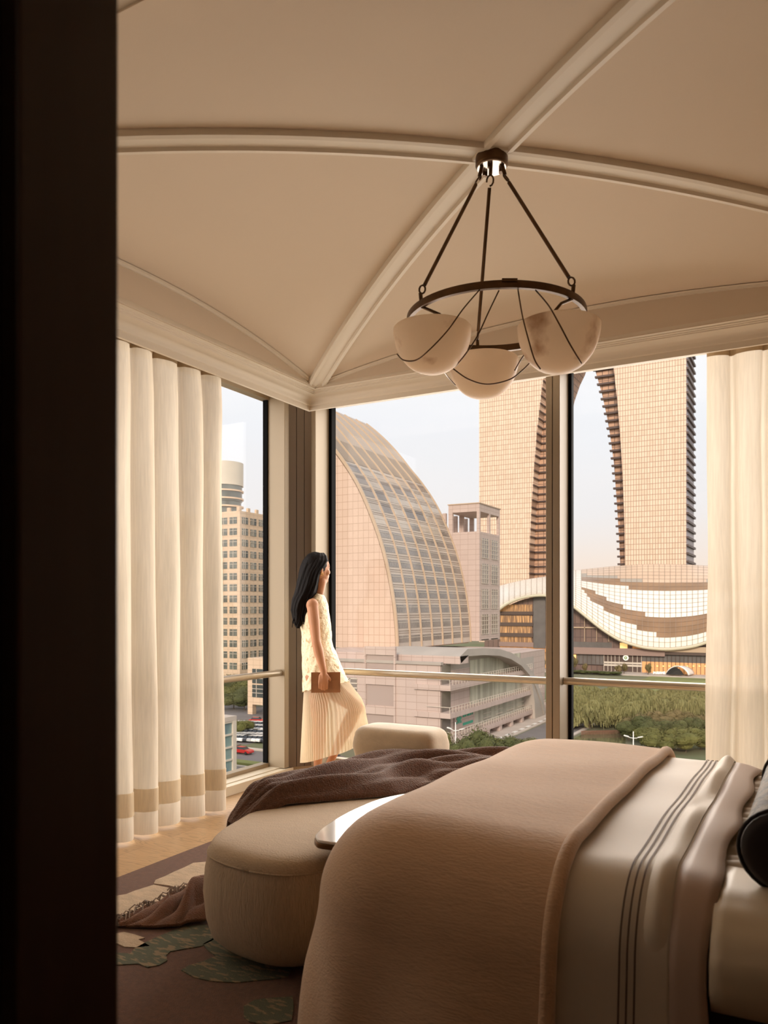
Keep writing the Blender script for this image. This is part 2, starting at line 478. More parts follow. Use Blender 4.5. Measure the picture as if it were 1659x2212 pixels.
# ================================================================== the city outside
GZ = ZC - 30.3
R = random.Random(7)
M_beige = brick_mat('beige_tile', srgb(210,184,164), srgb(204,178,158), srgb(172,142,120), 1.6, 1.95, .06, 'XZ', .6, noise_amt=.12, noise_col=srgb(180,140,115), nscale=.05)
M_beige_s = brick_mat('pink_stone', srgb(196,176,166), srgb(190,170,160), srgb(168,146,134), 2.6, 1.6, .06, 'SZ', .6)
M_concrete = mat('grey_render', srgb(178,168,158), .7, vary=.12, vscale=.15)
M_spandrel = mat('spandrel_grey', srgb(196,182,168), .5, vary=.1, vscale=.1)
M_rib = mat('beige_rib', srgb(188,164,138), .5)
M_winglass = mat('window_glass_grey', srgb(136,126,118), .16, vary=.45, vscale=.12, spec=.7)
M_winglass2 = mat('window_glass_pale', srgb(196,182,166), .15, vary=.3, vscale=.15, spec=.7)
M_louver = mat('louver_glass', srgb(150,130,106), .3, vary=.2, vscale=.1)
M_mull = mat('mullion_pale', srgb(206,194,178), .5)
M_mulld = mat('mullion_brown', srgb(120,100,84), .5)
M_grass = mat('lawn', srgb(128,132,74), .9, vary=.3, vscale=.08)
M_ground = mat('city_ground', srgb(112,108,84), .9, col2=srgb(96,104,66), vscale=.03)
M_asph = mat('asphalt', srgb(120,114,112), .9, vary=.12, vscale=.2)
M_pave = mat('pavement', srgb(196,182,170), .9, vary=.1, vscale=.3)
M_white = mat('white_paint', srgb(236,234,228), .4)

struct(MB().box(-420, 160, 20, 900, GZ-1, GZ).build('ground', M_ground))
struct(MB().box(-64, 150, 206, 356, GZ, GZ+.12).build('lawn', M_grass))
# streets
mb = MB(); mb.box(-400, -58, 104, 116, GZ, GZ+.05); mb.box(-400, -58, 120, 131, GZ, GZ+.05)
struct(mb.build('road', M_asph))
struct(MB().box(-62, -51, 60, 206, GZ, GZ+.06).build('road', M_asph))
struct(MB().box(-74, -64, 140, 240, GZ, GZ+.15).build('pavement', M_pave))
struct(MB().box(-200, -110, 136, 190, GZ, GZ+.04).build('parking_ground', M_asph))
mb = MB()
mb.box(-400, -64, 116.2, 116.9, GZ, GZ+.3); mb.box(-400, -64, 131.4, 132.6, GZ, GZ+.3); mb.box(-63.4, -62.4, 132, 206, GZ, GZ+.25); mb.box(-51, -50, 60, 206, GZ, GZ+.25)
struct(mb.build('kerb', M_pave))
mb = MB(); mb.box(-400, -64, 101, 103.6, GZ, GZ+.6); mb.box(-400, -64, 117.2, 119.6, GZ, GZ+.7)
tag(mb.build('hedge', M_grass), 'low clipped hedge strip beside the road under the left glass', 'hedge')
# pale crossing stripes and bridge rail by the stone pavement
mb = MB()
for i in range(12): mb.box(-64.5, -62.8, 150+i*5, 152.5+i*5, GZ+.1, GZ+.16)
struct(mb.build('road_marking', M_white))

# ---- curved office building -------------------------------------------------
YE, YE2 = 176.6, 224.6
ZB = -9.1
arc_px = [(858,1402),(857,1372),(854,1330),(849,1290),(842,1250),(833,1208),(822,1168),(808,1128),(793,1090),(777,1054),(760,1024),(744,1000),(727,976),(712,959)]
prof2 = []
for a in arc_px:
    v = PY(a[0], a[1], YE); prof2.append((v.x, v.z))
x0, z0 = prof2[-1]; x1, z1 = prof2[-3]
sl = (z0-z1)/(x0-x1)
for i in range(1, 7):
    sl *= .90; x0 -= 3.0; z0 += -3.6*sl; prof2.append((x0, z0))
# resample by arc length
def resample(pl, step):
    out = [pl[0]]; acc = 0
    for a, b in zip(pl, pl[1:]):
        L_ = hypot(b[0]-a[0], b[1]-a[1]); t = step-acc
        while t <= L_:
            out.append((a[0]+(b[0]-a[0])*t/L_, a[1]+(b[1]-a[1])*t/L_)); t += step
        acc = L_-(t-step)
    return out
fine = resample(prof2, .5)
sm = []
for i in range(len(fine)):
    a = fine[max(0, i-4):i+5]; sm.append((sum(p[0] for p in a)/len(a), sum(p[1] for p in a)/len(a)))
sm[0] = fine[0]; fine = sm
def onarc(s_, off=0.0):
    f = min(max(s_/.5, 0), len(fine)-1.001); i = int(f); f -= i
    a, b = fine[i], fine[i+1]
    tx, tz = b[0]-a[0], b[1]-a[1]; L_ = hypot(tx, tz)
    return (a[0]+tx*f+off*tz/L_, a[1]+tz*f-off*tx/L_)
SL = (len(fine)-1)*.5
CB = empty('curved_office_building', (-100, 200, ZB))
tag(CB, 'tall beige tiled office block with a ribbed glass front that curves over like a sail', 'building')
xl = fine[-1][0]
poly = [(p[0]-.5, p[1]-.3) for p in fine[::4]]
mb = MB(); mb.prism_xz([(xl-4, ZB)]+poly+[(xl-4, fine[-1][1]-1)], YE, YE2)
mb.build('tiled_wall', M_beige, CB)
mb = MB()
nn_ = int(SL/1.5)
mb.grid(lambda u, v: (*[onarc(u*SL)[0]], YE+.2+v*(YE2-YE-.4), onarc(u*SL)[1]), nn_, 16)
mb.build('curved_facade', M_spandrel, CB, solid=.3)
NB = 7; BW = (YE2-YE)/NB
for i in range(NB+1):
    mb = MB(); rings = []
    y = YE+i*BW
    for j in range(int(SL/1.5)+1):
        s_ = j*1.5
        a = onarc(s_, -.3); b = onarc(s_, .5)
        rings.append([(a[0], y-.24, a[1]), (b[0], y-.24, b[1]), (b[0], y+.24, b[1]), (a[0], y+.24, a[1])])
    mb.loft(rings); mb.build('rib', M_rib, CB)
def arcpanel(mb, s0, s1, y0, y1, off, n_=3):
    mb.grid(lambda u, v: (onarc(s0+(s1-s0)*u, off)[0], y0+(y1-y0)*v, onarc(s0+(s1-s0)*u, off)[1]), n_, 1)
ROWH = 4.03
nrow = 0
for rrow in range(13):
    s0 = 1.2+rrow*ROWH
    for i in range(NB):
        y0 = YE+i*BW+.75; y1 = y0+BW-1.5
        mb = MB(); mb.mi = 0
        hh = 2.1 if rrow < 9 else 3.0
        arcpanel(mb, s0, s0+hh, y0, y1, .22)
        mb.mi = 1
        for kk in range(1, 6):
            y = y0+(y1-y0)*kk/6
            arcpanel(mb, s0, s0+hh, y-.05, y+.05, .30)
        arcpanel(mb, s0+hh*.7, s0+hh*.7+.12, y0, y1, .31, 1)
        g = M_winglass if (rrow < 8 or R.random() < .3) else M_winglass2
        mb.build('window', [g, M_mull if rrow < 9 else M_mulld], CB)
    if rrow:
        mb = MB(); arcpanel(mb, s0-.75, s0-.62, YE+.3, YE2-.3, .27, 1); arcpanel(mb, s0-1.3, s0-1.2, YE+.3, YE2-.3, .27, 1)
        mb.build('floor_line', M_mulld, CB)
s0 = 1.2+13*ROWH-.4
for i in range(NB):
    y0 = YE+i*BW+.6; y1 = y0+BW-1.2
    mb = MB(); arcpanel(mb, s0, min(s0+9.5, SL-.5), y0, y1, .22, 8)
    mb.mi = 1
    for kk in range(1, 5):
        y = y0+(y1-y0)*kk/5; arcpanel(mb, s0, SL-.5, y-.13, y+.13, .42, 12)
    mb.build('louver_panel', [M_louver, M_rib], CB)
# stair tower at its far end
xt = -90.9; zt = PX(1035, 1087, xt).z
ST = empty('stair_tower', (xt-8, 233, ZB))
tag(ST, 'square stone stair tower with paired window strips at the right end of the curved block', 'building')
YT0, YT1 = 224.7, 242.5
xw0 = PY(975, 1100, YT0).x
mb = MB()
mb.box(xw0-6, xt, YT0, YT1, ZB, zt-8.6)
for a, b in ((xt-.9, xt), (xt-12.5, xt-11.3), (xw0-1, xw0+.4)):
    for c, d in ((YT0, YT0+.9), (YT1-.9, YT1), ((YT0+YT1)/2-.5, (YT0+YT1)/2+.5)): mb.box(a, b, c, d, zt-8.6, zt-2.4)
mb.box(xw0-1, xt, YT0, YT1, zt-2.4, zt)
mb.build('tower_wall', M_beige_s, ST)
mb = MB(); mb.box(xw0-1.2, xt+.25, YT0-.25, YT1+.25, zt, zt+.3); mb.build('roof_slab', M_rib, ST)
for kk in range(5):
    for c in (YT0+1.7, YT0+9.9):
        z1_ = zt-10.5-kk*7.9; z0_ = z1_-6.2
        if z0_ < ZB: z0_ = ZB+.2
        mb = MB(); mb.box(xt-.1, xt+.12, c, c+5.6, z0_, z1_)
        mb.mi = 1
        for q in range(5): mb.box(xt+.1, xt+.22, c-.2, c+5.8, z0_+q*(z1_-z0_)/4.5, z0_+q*(z1_-z0_)/4.5+.18)
        for q in range(4): mb.box(xt+.1, xt+.2, c+q*5.45/3, c+q*5.45/3+.16, z0_, z1_)
        mb.build('window', [M_winglass, M_mull], ST)

# ---- podium with balconies under an arched roof -------------------------------
XP, Y0P, Y1P = -70.0, 151.0, 224.0
PB = empty('podium_building', (-90, 180, GZ))
tag(PB, 'low pinkish stone podium with railed balconies sheltered by a sweeping arched roof', 'building')
zr = PY(950, 1437, Y0P).z
mb = MB(); mb.box(-108, XP, Y0P, Y1P, GZ, zr)
mb.build('podium_wall', M_beige_s, PB)
mb = MB(); mb.box(-108.4, XP+.3, Y0P-.3, Y0P+1, zr, zr+.6); mb.build('coping', M_concrete, PB)
# recessed blank bays on the front
for kk in range(3):
    za = GZ+2+kk*6.6
    a = PY(792, 1500, Y0P).x; b = PY(852, 1500, Y0P).x
    mb = MB(); mb.box(a, b, Y0P-.4, Y0P+.3, za+4.6, za+6.4); mb.box(a-.4, a, Y0P-.4, Y0P+.3, za-.2, za+6.4); mb.box(b, b+.4, Y0P-.4, Y0P+.3, za-.2, za+6.4)
    mb.build('bay_frame', M_beige_s, PB)
    mb = MB(); mb.box(a, b, Y0P-.06, Y0P, za, za+4.6); mb.build('bay_panel', mat('bay_panel', srgb(168,150,142), .7), PB)
a = PY(742, 1500, Y0P).x; b = PY(771, 1500, Y0P).x
mb = MB(); mb.box(a, b, Y0P-.1, Y0P+.1, PY(750,1505,Y0P).z, PY(750,1463,Y0P).z)
mb.mi = 1
for kk in range(5): mb.box(a-.2, b+.2, Y0P-.2, Y0P, PY(750,1505-kk*10,Y0P).z-.12, PY(750,1505-kk*10,Y0P).z+.12)
mb.box((a+b)/2-.12, (a+b)/2+.12, Y0P-.2, Y0P, PY(750,1505,Y0P).z, PY(750,1463,Y0P).z)
mb.build('window', [M_winglass, M_mull], PB)
# set-back top floor with windows, roof slab
M_shade = mat('office_glass', srgb(70,76,78), .15, vary=.4, vscale=.3)
mb = MB(); mb.box(-108, -74, 158, Y1P, zr, ZB-1.7); mb.build('upper_floor', M_beige_s, PB)
for c0, c1 in ((735,785),(792,838)):
    xa = PY(c0, 1420, 157.9).x; xb = PY(c1, 1420, 157.9).x
    mb = MB(); mb.box(xa, xb, 157.8, 158.05, zr+.9, ZB-1.3); mb.mi = 1
    for q in range(4): mb.box(xa+(xb-xa)*q/3-.12, xa+(xb-xa)*q/3+.12, 157.65, 157.9, zr+.9, ZB-1.3)
    mb.build('window', [M_shade, M_mull], PB)
xa = PY(905, 1420, 157.9).x; xb = PY(960, 1420, 157.9).x
mb = MB(); mb.box(xa, xb, 157.8, 158.05, zr+.9, ZB-1.6); mb.build('window', M_shade, PB)
xa = PY(833, 1400, 155).x
mb = MB(); mb.prism_xy([(xa, 153.5), (XP+3.5, 153.5), (XP+3.5, 158), (XP-1, 158), (XP-1, 176), (-108, 176), (-108, 156.5), (xa-5, 156.5)], ZB-1.7, ZB-.05)
mb.build('roof_slab', M_beige_s, PB)
# arched roof band along the street side
apx = [(1010,1402),(1045,1400),(1080,1402),(1105,1410),(1128,1425),(1146,1446),(1160,1472),(1172,1505),(1179,1535)]
arch = [PX(x, y, XP+3.5) for x, y in apx]
arch = [Vector((XP+3.5, 153.5, ZB-.05))] + arch
rings = []
for i, p in enumerate(arch):
    t = (arch[min(i+1, len(arch)-1)]-arch[max(i-1, 0)]).normalized(); nrm = Vector((0, -t.z, t.y))
    rings.append([(XP+3.5, p.y, p.z), (XP-16, p.y, p.z), (XP-16, p.y-nrm.y*1.6, p.z-nrm.z*1.6), (XP+3.5, p.y-nrm.y*1.6, p.z-nrm.z*1.6)])
mb = MB(); mb.loft(rings); mb.build('arched_roof', M_concrete, PB, smooth=True, angle=40)
# wall panel beneath the arch
poly = [(p.y, p.z-1.4) for p in arch]
mb = MB(); nP = len(poly)
vs = [(XP+.02, y, z) for y, z in poly]+[(XP+.02, y, max(zr-1.5-max(0,(y-165))*.0, zr-1.5)) for y, z in poly]
fs = [(i, i+1, nP+i+1, nP+i) for i in range(nP-1)]
mb.add(vs, fs); mb.build('arch_wall', M_concrete, PB)
# curved end piece reaching the ground (funnel shaped buttress)
rings = []
for i, (px_, py_, wd) in enumerate(((1150,1448,3),(1163,1480,5),(1172,1510,7),(1178,1545,9),(1184,1585,12))):
    p = PX(px_, py_, XP+3.2); rings.append([(XP+3.2, p.y, p.z), (XP+3.2, p.y-wd, p.z), (XP-2, p.y-wd, p.z), (XP-2, p.y, p.z)])
mb = MB(); mb.loft(rings); mb.build('buttress', M_concrete, PB, smooth=True, angle=40)
M_bglass = mat('balcony_glazing', srgb(196,194,176), .25, vary=.35, vscale=.35, vstretch=(1,1.6,.15), contrast=(.4,.6))
for kk, (yc, ye) in enumerate(((1478, 205), (1537, 214), (1590, 221))):
    z_ = PX(960, yc, XP).z
    mb = MB(); mb.box(XP-6, XP+2.6, Y0P-.5, ye, z_-1.1, z_); mb.build('balcony_slab', M_beige_s, PB)
    mb = MB(); mb.box(XP, XP+.15, Y0P+16, ye-3, z_, z_+4.3); mb.build('glazing', M_bglass, PB)
    mb = MB(); mb.box(XP-.1, XP+.2, Y0P+.5, Y0P+5, z_, z_+4.2); mb.build('window', M_winglass, PB)
    mb = MB()
    mb.tube([(XP+2.4, Y0P-.4, z_+1.25), (XP+2.4, ye, z_+1.25)], .07, 6); mb.tube([(XP+2.4, Y0P-.4, z_+.65), (XP+2.4, ye, z_+.65)], .05, 6)
    mb.tube([(XP-3, Y0P-.4, z_+1.25), (XP+2.4, Y0P-.4, z_+1.25)], .07, 6)
    yy = Y0P-.4
    while yy < ye: mb.bar((XP+2.4, yy, z_), (XP+2.4, yy, z_+1.25), .09); yy += 1.6
    mb.build('balcony_railing', M_mull, PB)
# ground floor piers and shop windows under the lowest balcony
z_ = PX(960, 1590, XP).z
for kk in range(6):
    ya = 172+kk*8.2
    mb = MB(); mb.box(XP+.4, XP+2.4, ya, ya+1.6, GZ, z_-1.1); mb.build('pier', M_beige_s, PB)
    mb = MB(); mb.box(XP+.1, XP+.5, ya+2.3, ya+7, GZ+.3, z_-1.3); mb.mi = 1
    for q in range(6): mb.box(XP+.5, XP+.6, ya+2.3, ya+7, GZ+.5+q*1.1, GZ+.62+q*1.1)
    mb.box(XP+.5, XP+.6, ya+4.6, ya+4.75, GZ+.3, z_-1.3)
    mb.build('window', [M_winglass, M_mull], PB)
# green fascia sign on the lowest balcony wall
M_green = mat('sign_green', srgb(60,166,136), .5)
SG = empty('shop_sign', (XP+.3, 168, -24)); tag(SG, 'green lettered shop sign on the wall of the lowest railed balcony', 'sign')
zz = z_
MB().box(XP+.14, XP+.22, 158, 169.5, zz+.2, zz+5).build('sign_board', M_beige_s, SG)
def glyph(mb, y, z, w_, h_, pat):
    for r_, row in enumerate(pat):
        for c_, ch in enumerate(row):
            if ch == '1':
                hw = w_/len(row)/2; hh = h_/len(pat)/2
                mb.box(XP+.2, XP+.34, y+(2*c_)*hw, y+(2*c_+2)*hw, z-(2*r_+2)*hh, z-(2*r_)*hh)
mb = MB()
glyph(mb, 159.0, zz+4.4, 2.7, 2.6, ("01010","11111","01010","11111","01110","10101"))
for q, pt in enumerate((("1001","1001","1001","1111"),("1111","1001","1111","1001"),("1111","0110","0110","1111"),("1001","1101","1011","1001"))):
    glyph(mb, 162.6+q*1.5, zz+4.8, 1.2, 1.9, pt)
mb.box(XP+.2, XP+.3, 162.6, 168.4, zz+1.0, zz+1.6)
mb.build('lettering', M_green, SG)

# ---- twin arch towers -----------------------------------------------------------
M_tw = brick_mat('tower_glass', srgb(238,210,186), srgb(224,194,168), srgb(164,132,110), 2.1, 4.3, .24, 'XZ', .25, bias=-.2, noise_amt=.22, noise_col=srgb(244,216,190), nscale=.03, spec=.6)
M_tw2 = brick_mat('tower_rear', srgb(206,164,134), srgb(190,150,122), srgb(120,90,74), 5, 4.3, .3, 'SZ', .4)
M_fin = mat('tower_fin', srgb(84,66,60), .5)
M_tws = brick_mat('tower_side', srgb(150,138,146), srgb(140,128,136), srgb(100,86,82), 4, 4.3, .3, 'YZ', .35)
YW, YW2, YW3 = 642, 656, 684
TT = empty('arch_tower', (-170, 660, GZ))
tag(TT, 'pair of enormous glass tower legs leaning together into an arch, peach in evening light', 'skyscraper')
def legs(px, Y): return [(PY(x, y, Y).x, PY(x, y, Y).z) for x, y in px]
ZT = 300
rf_in = legs([(1350,1225),(1349,1140),(1346,1050),(1341,960),(1334,870),(1325,790),(1313,720),(1300,665)], YW)
rr_in = legs([(1340,1225),(1337,1160),(1332,1080),(1326,1000),(1318,940),(1310,895),(1300,850),(1290,815),(1281,785),(1262,740)], YW2)
lf_in = legs([(1143,1258),(1144,1180),(1148,1100),(1153,1020),(1160,930),(1168,860),(1176,800),(1188,735)], YW)
lr_in = legs([(1190,1262),(1191,1150),(1194,1050),(1200,960),(1210,900),(1222,850),(1234,815),(1245,792),(1262,740)], YW2)
XRR = -88.6; XLL = PY(1035, 1250, YW).x
ztop_r = rf_in[-1][1]
def tower(poly, y0, y1, name, m): MB().prism_xz(poly, y0, y1).build(name, m, TT)
apex = rr_in[-1]
tower([(rf_in[0][0], GZ)]+rf_in+[(rf_in[-1][0]-2, ZT), (XRR, ZT), (XRR, GZ)], YW, YW2, 'front_facade', M_tw)
tower([(rr_in[0][0], GZ)]+rr_in+[(apex[0], ZT-8), (XRR, ZT-8), (XRR, GZ)], YW2, YW3, 'rear_leg', M_tw2)
tower([(XLL, GZ), (XLL, ZT), (lf_in[-1][0]+2, ZT)]+lf_in[::-1]+[(lf_in[0][0], GZ)], YW, YW2, 'front_facade', M_tw)
tower([(XLL, GZ), (XLL, ZT-8), (lr_in[-1][0], ZT-8)]+lr_in[::-1]+[(lr_in[0][0], GZ)], YW2, YW3, 'rear_leg', M_tw2)
def xat(pl, z):
    for a, b in zip(pl, pl[1:]):
        if a[1] <= z <= b[1]: return a[0]+(b[0]-a[0])*(z-a[1])/(b[1]-a[1])
    return pl[-1][0] if z > pl[-1][1] else pl[0][0]
mbs = [MB(), MB(), MB()]
z_ = GZ+40; kk = 0
while z_ < ZT-14:
    kk += 1
    xr = xat(rr_in, z_); xf = xat(rf_in, z_)
    mbs[0].box(xr-1.6, xf+.2, YW2-3, YW2+.4, z_, z_+1.5)
    xr = xat(lr_in, z_); xf = xat(lf_in, z_)
    mbs[1].box(xf-.1, xf+.9, YW-.2, YW2, z_, z_+1.2)
    mbs[1].box(xf, xr+1.2, YW2-1.6, YW2+.2, z_, z_+1.2)
    mbs[2].box(XRR, XRR+1.8, YW+.4, YW3, z_, z_+1.7)
    z_ += 4.3*1.45
for m_ in mbs: m_.build('floor_fins', M_fin, TT)
MB().box(XRR-.2, XRR+.3, YW+.5, YW3-.5, GZ, ZT-9).build('side_facade', M_tws, TT)

# ---- shopping mall with a rippling roof ------------------------------------------
YM = 372
ML = empty('shopping_mall', (-60, 390, GZ))
tag(ML, 'wide shopping mall with a rippling white and bronze tiled roof behind the willows', 'building')
low = [(1040,1345),(1062,1330),(1080,1312),(1100,1299),(1130,1288),(1160,1284),(1185,1284),(1210,1291),(1232,1302),(1262,1326),(1300,1357),(1340,1382),(1390,1397),(1440,1401),(1490,1396),(1520,1388),(1560,1372),(1620,1340),(1700,1300)]
upp = [(1030,1290),(1060,1274),(1080,1266),(1100,1261),(1130,1254),(1160,1249),(1185,1246),(1210,1240),(1232,1234),(1262,1231),(1300,1227),(1340,1223),(1390,1220),(1440,1220),(1490,1221),(1520,1223),(1560,1226),(1620,1236),(1700,1250)]
def interp(pl, x):
    if x <= pl[0][0]: return pl[0][1]
    for a, b in zip(pl, pl[1:]):
        if x <= b[0]:
            t = (x-a[0])/(b[0]-a[0]); t = t
            return a[1]+(b[1]-a[1])*t
    return pl[-1][1]
def sminterp(pl, x, w_=14):
    return sum(interp(pl, x+d) for d in (-w_, -w_/2, 0, w_/2, w_))/5
NU, NV = 110, 20
pts_ = []
for i in range(NU+1):
    px_ = 1040+i*6
    yl, yu = sminterp(low, px_), sminterp(upp, px_)
    row = []
    for j in range(NV+1):
        v = j/NV
        y_ = YM-4+v*v*80; sy = yl+(yu-yl)*(1-(1-v)**1.25)
        row.append(PY(px_, sy, y_))
    pts_.append(row)
mb = MB(); mats_ = []
vv = [p for r_ in pts_ for p in r_]
mb.v = [tuple(p) for p in vv]
b1 = [(1040,1200),(1255,1200),(1256,1271),(1280,1300),(1305,1316),(1360,1350),(1420,1372),(1460,1379),(1520,1372),(1700,1330)]  # white -> bronze
b2 = [(1040,1200),(1255,1200),(1256,1268),(1280,1276),(1320,1301),(1360,1318),(1400,1330),(1450,1336),(1520,1329),(1700,1290)]   # bronze -> white
b3 = [(1040,1268),(1110,1262),(1185,1249),(1232,1252),(1262,1256),(1300,1262),(1345,1268),(1400,1277),(1520,1279),(1700,1270)]  # white -> bronze
b4 = [(1040,1268),(1110,1262),(1185,1249),(1232,1244),(1262,1246),(1300,1248),(1345,1255),(1400,1263),(1520,1262),(1700,1255)]  # -> grey seam
b5 = [(1040,1266),(1185,1247),(1232,1240),(1300,1243),(1400,1257),(1520,1256),(1700,1250)]  # -> tan
for i in range(NU):
    for j in range(NV):
        a = i*(NV+1)+j
        mb.f.append((a, a+NV+1, a+NV+2, a+1))
        c = (pts_[i][j]+pts_[i+1][j+1])/2; sx_, sy_ = screen(c)
        if sy_ > interp(b1, sx_): m_ = 0
        elif sy_ > interp(b2, sx_): m_ = 1
        elif sy_ > interp(b3, sx_): m_ = 0
        elif sy_ > interp(b4, sx_): m_ = 1
        elif sy_ > interp(b5, sx_): m_ = 2
        else: m_ = 3
        mb.m.append(m_)
Mr_w = mat('roof_white', srgb(244,236,222), .35, vary=.06, vscale=.1); Mr_b = mat('roof_bronze', srgb(158,124,92), .3, vary=.3, vscale=.1)
Mr_g = mat('roof_grey', srgb(170,160,146), .4); Mr_t = mat('roof_tan', srgb(222,192,164), .35, vary=.15, vscale=.04)
roof = mb.build('rippling_roof', [Mr_w, Mr_b, Mr_g, Mr_t], ML, recalc=False, solid=.6)
# joints between roof tiles
mb = MB()
for i in range(0, NU+1, 2):
    mb.tube([pts_[i][j]+Vector((0, -.3, .25)) for j in range(NV+1)], .12, 3, cap=False)
for j in range(0, NV+1, 1):
    mb.tube([pts_[i][j]+Vector((0, -.3, .25)) for i in range(0, NU+1, 2)], .10, 3, cap=False)
mb.build('roof_joints', mat('roof_joint', srgb(150,128,108), .6), ML)
# roof edge trim
mb = MB(); mb.tube([pts_[i][0]+Vector((0,-.4,-.5)) for i in range(NU+1)], .7, 6); mb.build('roof_edge', mat('roof_edge', srgb(206,198,172), .4), ML, smooth=True)
# glazed body beneath
M_mallg = brick_mat('mall_glazing', srgb(132,104,90), srgb(112,88,78), srgb(88,68,60), 2.6, 6.5, .2, 'XZ', .3, noise_amt=.4, noise_col=srgb(126,120,120), nscale=.05)
mb = MB()
top = []
for i in range(0, NU+1):
    p = pts_[i][0]; top.append((p.x, p.z-1))
mb.prism_xz([(top[0][0], GZ)]+top+[(top[-1][0], GZ)], YM, YM+60)
mb.build('mall_front', M_mallg, ML)
def mrect(name, m, x0, y0, x1, y1, off=.5, mb=None, thick=.4):
    a = PY(x0, y1, YM-off); b = PY(x1, y0, YM-off)
    mm = mb or MB(); mm.box(a.x, b.x, YM-off, YM-off+thick, a.z, b.z)
    if mb is None: return mm.build(name, m, ML)
M_slab = mat('mall_slab', srgb(150,126,116), .6); M_darkslab = mat('mall_dark_slab', srgb(88,72,64), .6)
M_lit = mat('lit_shop', srgb(210,150,90), .5, col2=srgb(120,84,60), vscale=.5, emit=srgb(255,170,90), estr=.25)
M_lit2 = mat('lit_floor', srgb(206,160,110), .5, col2=srgb(110,86,70), vscale=.6, vstretch=(3,1,.2), emit=srgb(255,180,100), estr=.12, contrast=(.45,.6))
M_glow = mat('shop_glow', srgb(255,214,150), .5, emit=srgb(255,200,120), estr=.9)
M_bluegl = mat('mall_blue_glass', srgb(116,110,106), .25, vary=.2, vscale=.2)
for ya in (1306, 1330, 1353, 1374):
    mrect('lit_floor', M_lit2, 1080, ya, 1149, ya+15)
    mrect('floor_slab', M_darkslab, 1078, ya+15, 1151, ya+22, 1.2)
mrect('stair_drum', M_bluegl, 1152, 1288, 1178, 1400, 1.0)
mrect('lit_shop', M_lit, 1080, 1396, 1179, 1408)
mrect('floor_slab', M_slab, 1078, 1388, 1152, 1396, 1.4)
mrect('lit_shop', M_lit2, 1080, 1408, 1180, 1440)
for xx in range(1236, 1420, 26): mrect('mullion', M_rib, xx, 1300+max(0, (xx-1240))*.55, xx+1.3, 1386, .9)
mrect('mullion', M_rib, 1230, 1355, 1330, 1356.5, .9)
mrect('upper_glazing', M_bluegl, 1229, 1388, 1322, 1402)
mrect('upper_glazing', M_mallg, 1322, 1388, 1424, 1402)
mrect('lit_window', M_glow, 1339, 1389, 1355, 1402, .9); mrect('lit_window', M_lit, 1366, 1389, 1384, 1402, .9); mrect('lit_window', M_glow, 1390, 1392, 1394, 1400, .9)
mrect('terrace_band', M_slab, 1226, 1403, 1436, 1412, 2.4, thick=2.4)
mrect('terrace_band', M_darkslab, 1436, 1408, 1640, 1414, 2.4, thick=2.4)
mrect('terrace_soffit', M_rib, 1436, 1401, 1640, 1408, 2.8, thick=2.4)
mrect('shop_glazing', M_bluegl, 1246, 1413, 1303, 1434, .8)
mrect('shop_glazing', M_darkslab, 1305, 1413, 1386, 1451, .8)
mrect('shop_glazing', M_bluegl, 1387, 1414, 1640, 1436, .8)
mrect('lit_front', mat('lit_front', srgb(206,150,104), .5, emit=srgb(255,180,100), estr=.35), 1387, 1437, 1640, 1457, .9)
mrect('lit_front', M_glow, 1228, 1414, 1244, 1432, .9)
for xx in (1304, 1312.5, 1320, 1328, 1337, 1366, 1376, 1385): mrect('mullion', M_mull, xx, 1413, xx+1, 1453, 1.3)
for yy in (1431.5, 1437): mrect('mullion', M_mull, 1304, yy, 1387, yy+1, 1.35)
for xx in range(1396, 1530, 9): mrect('mullion', M_darkslab, xx, 1415, xx+.8, 1457, 1.3)
for xx in range(1405, 1530, 13): mrect('wall_lamp', M_glow, xx, 1438, xx+3.5, 1440, 1.4)
for xx in range(1250, 1304, 9): mrect('mullion', M_darkslab, xx, 1413, xx+.8, 1434, 1.0)
# round logo disc, small kiosk dome, low white letters
p = PY(1351.5, 1421, YM-2)
LG = empty('round_sign', (p.x, p.y, p.z)); tag(LG, 'round white sign with a green centre glowing on the mall entrance glass', 'sign')
def disc(r_, y0, y1, name, m): MB().loft([[(p.x+r_*cos(a*pi/12), yy, p.z+r_*sin(a*pi/12)) for a in range(24)] for yy in (y0, y1)]).build(name, m, LG)
disc(1.25, p.y, p.y+.5, 'sign_disc', mat('sign_white', srgb(244,240,226), .5, emit=srgb(255,246,214), estr=.6))
disc(.75, p.y-.1, p.y, 'sign_centre', mat('sign_centre', srgb(120,150,90), .5)); disc(.3, p.y-.2, p.y-.1, 'sign_figure', M_white)
p1, p2 = PY(1438.5, 1457, YM-14), PY(1487, 1457, YM-14)
rx = (p2.x-p1.x)/2; cx_ = (p1.x+p2.x)/2; hz_ = PY(1460, 1439, YM-14).z-p1.z
KD = empty('dome_kiosk', (cx_, YM-10, p1.z)); tag(KD, 'small shell-shaped dome with a black front and a white back before the mall', 'kiosk')
mb = MB(); mb.grid(lambda u, v: (cx_+rx*(2*u-1)+1.2*v, YM-14+10*v, p1.z+hz_*max(0, sin(pi*u))**.6*(1-.15*v)), 24, 4); mb.build('shell', M_white, KD, smooth=True, solid=.3)
mb = MB(); mb.grid(lambda u, v: (cx_-rx+rx*1.62*u, YM-14.2, p1.z+v*hz_*.86*max(0, sin(pi*u))**.7), 20, 3); mb.build('dark_front', mat('kiosk_dark', srgb(40,36,36), .4), KD)
KS = empty('letter_sign', (PY(1425, 1456, YM-13).x, YM-13, p1.z)); tag(KS, 'row of low glowing white letters left of the dome kiosk', 'sign')
xq = 1411
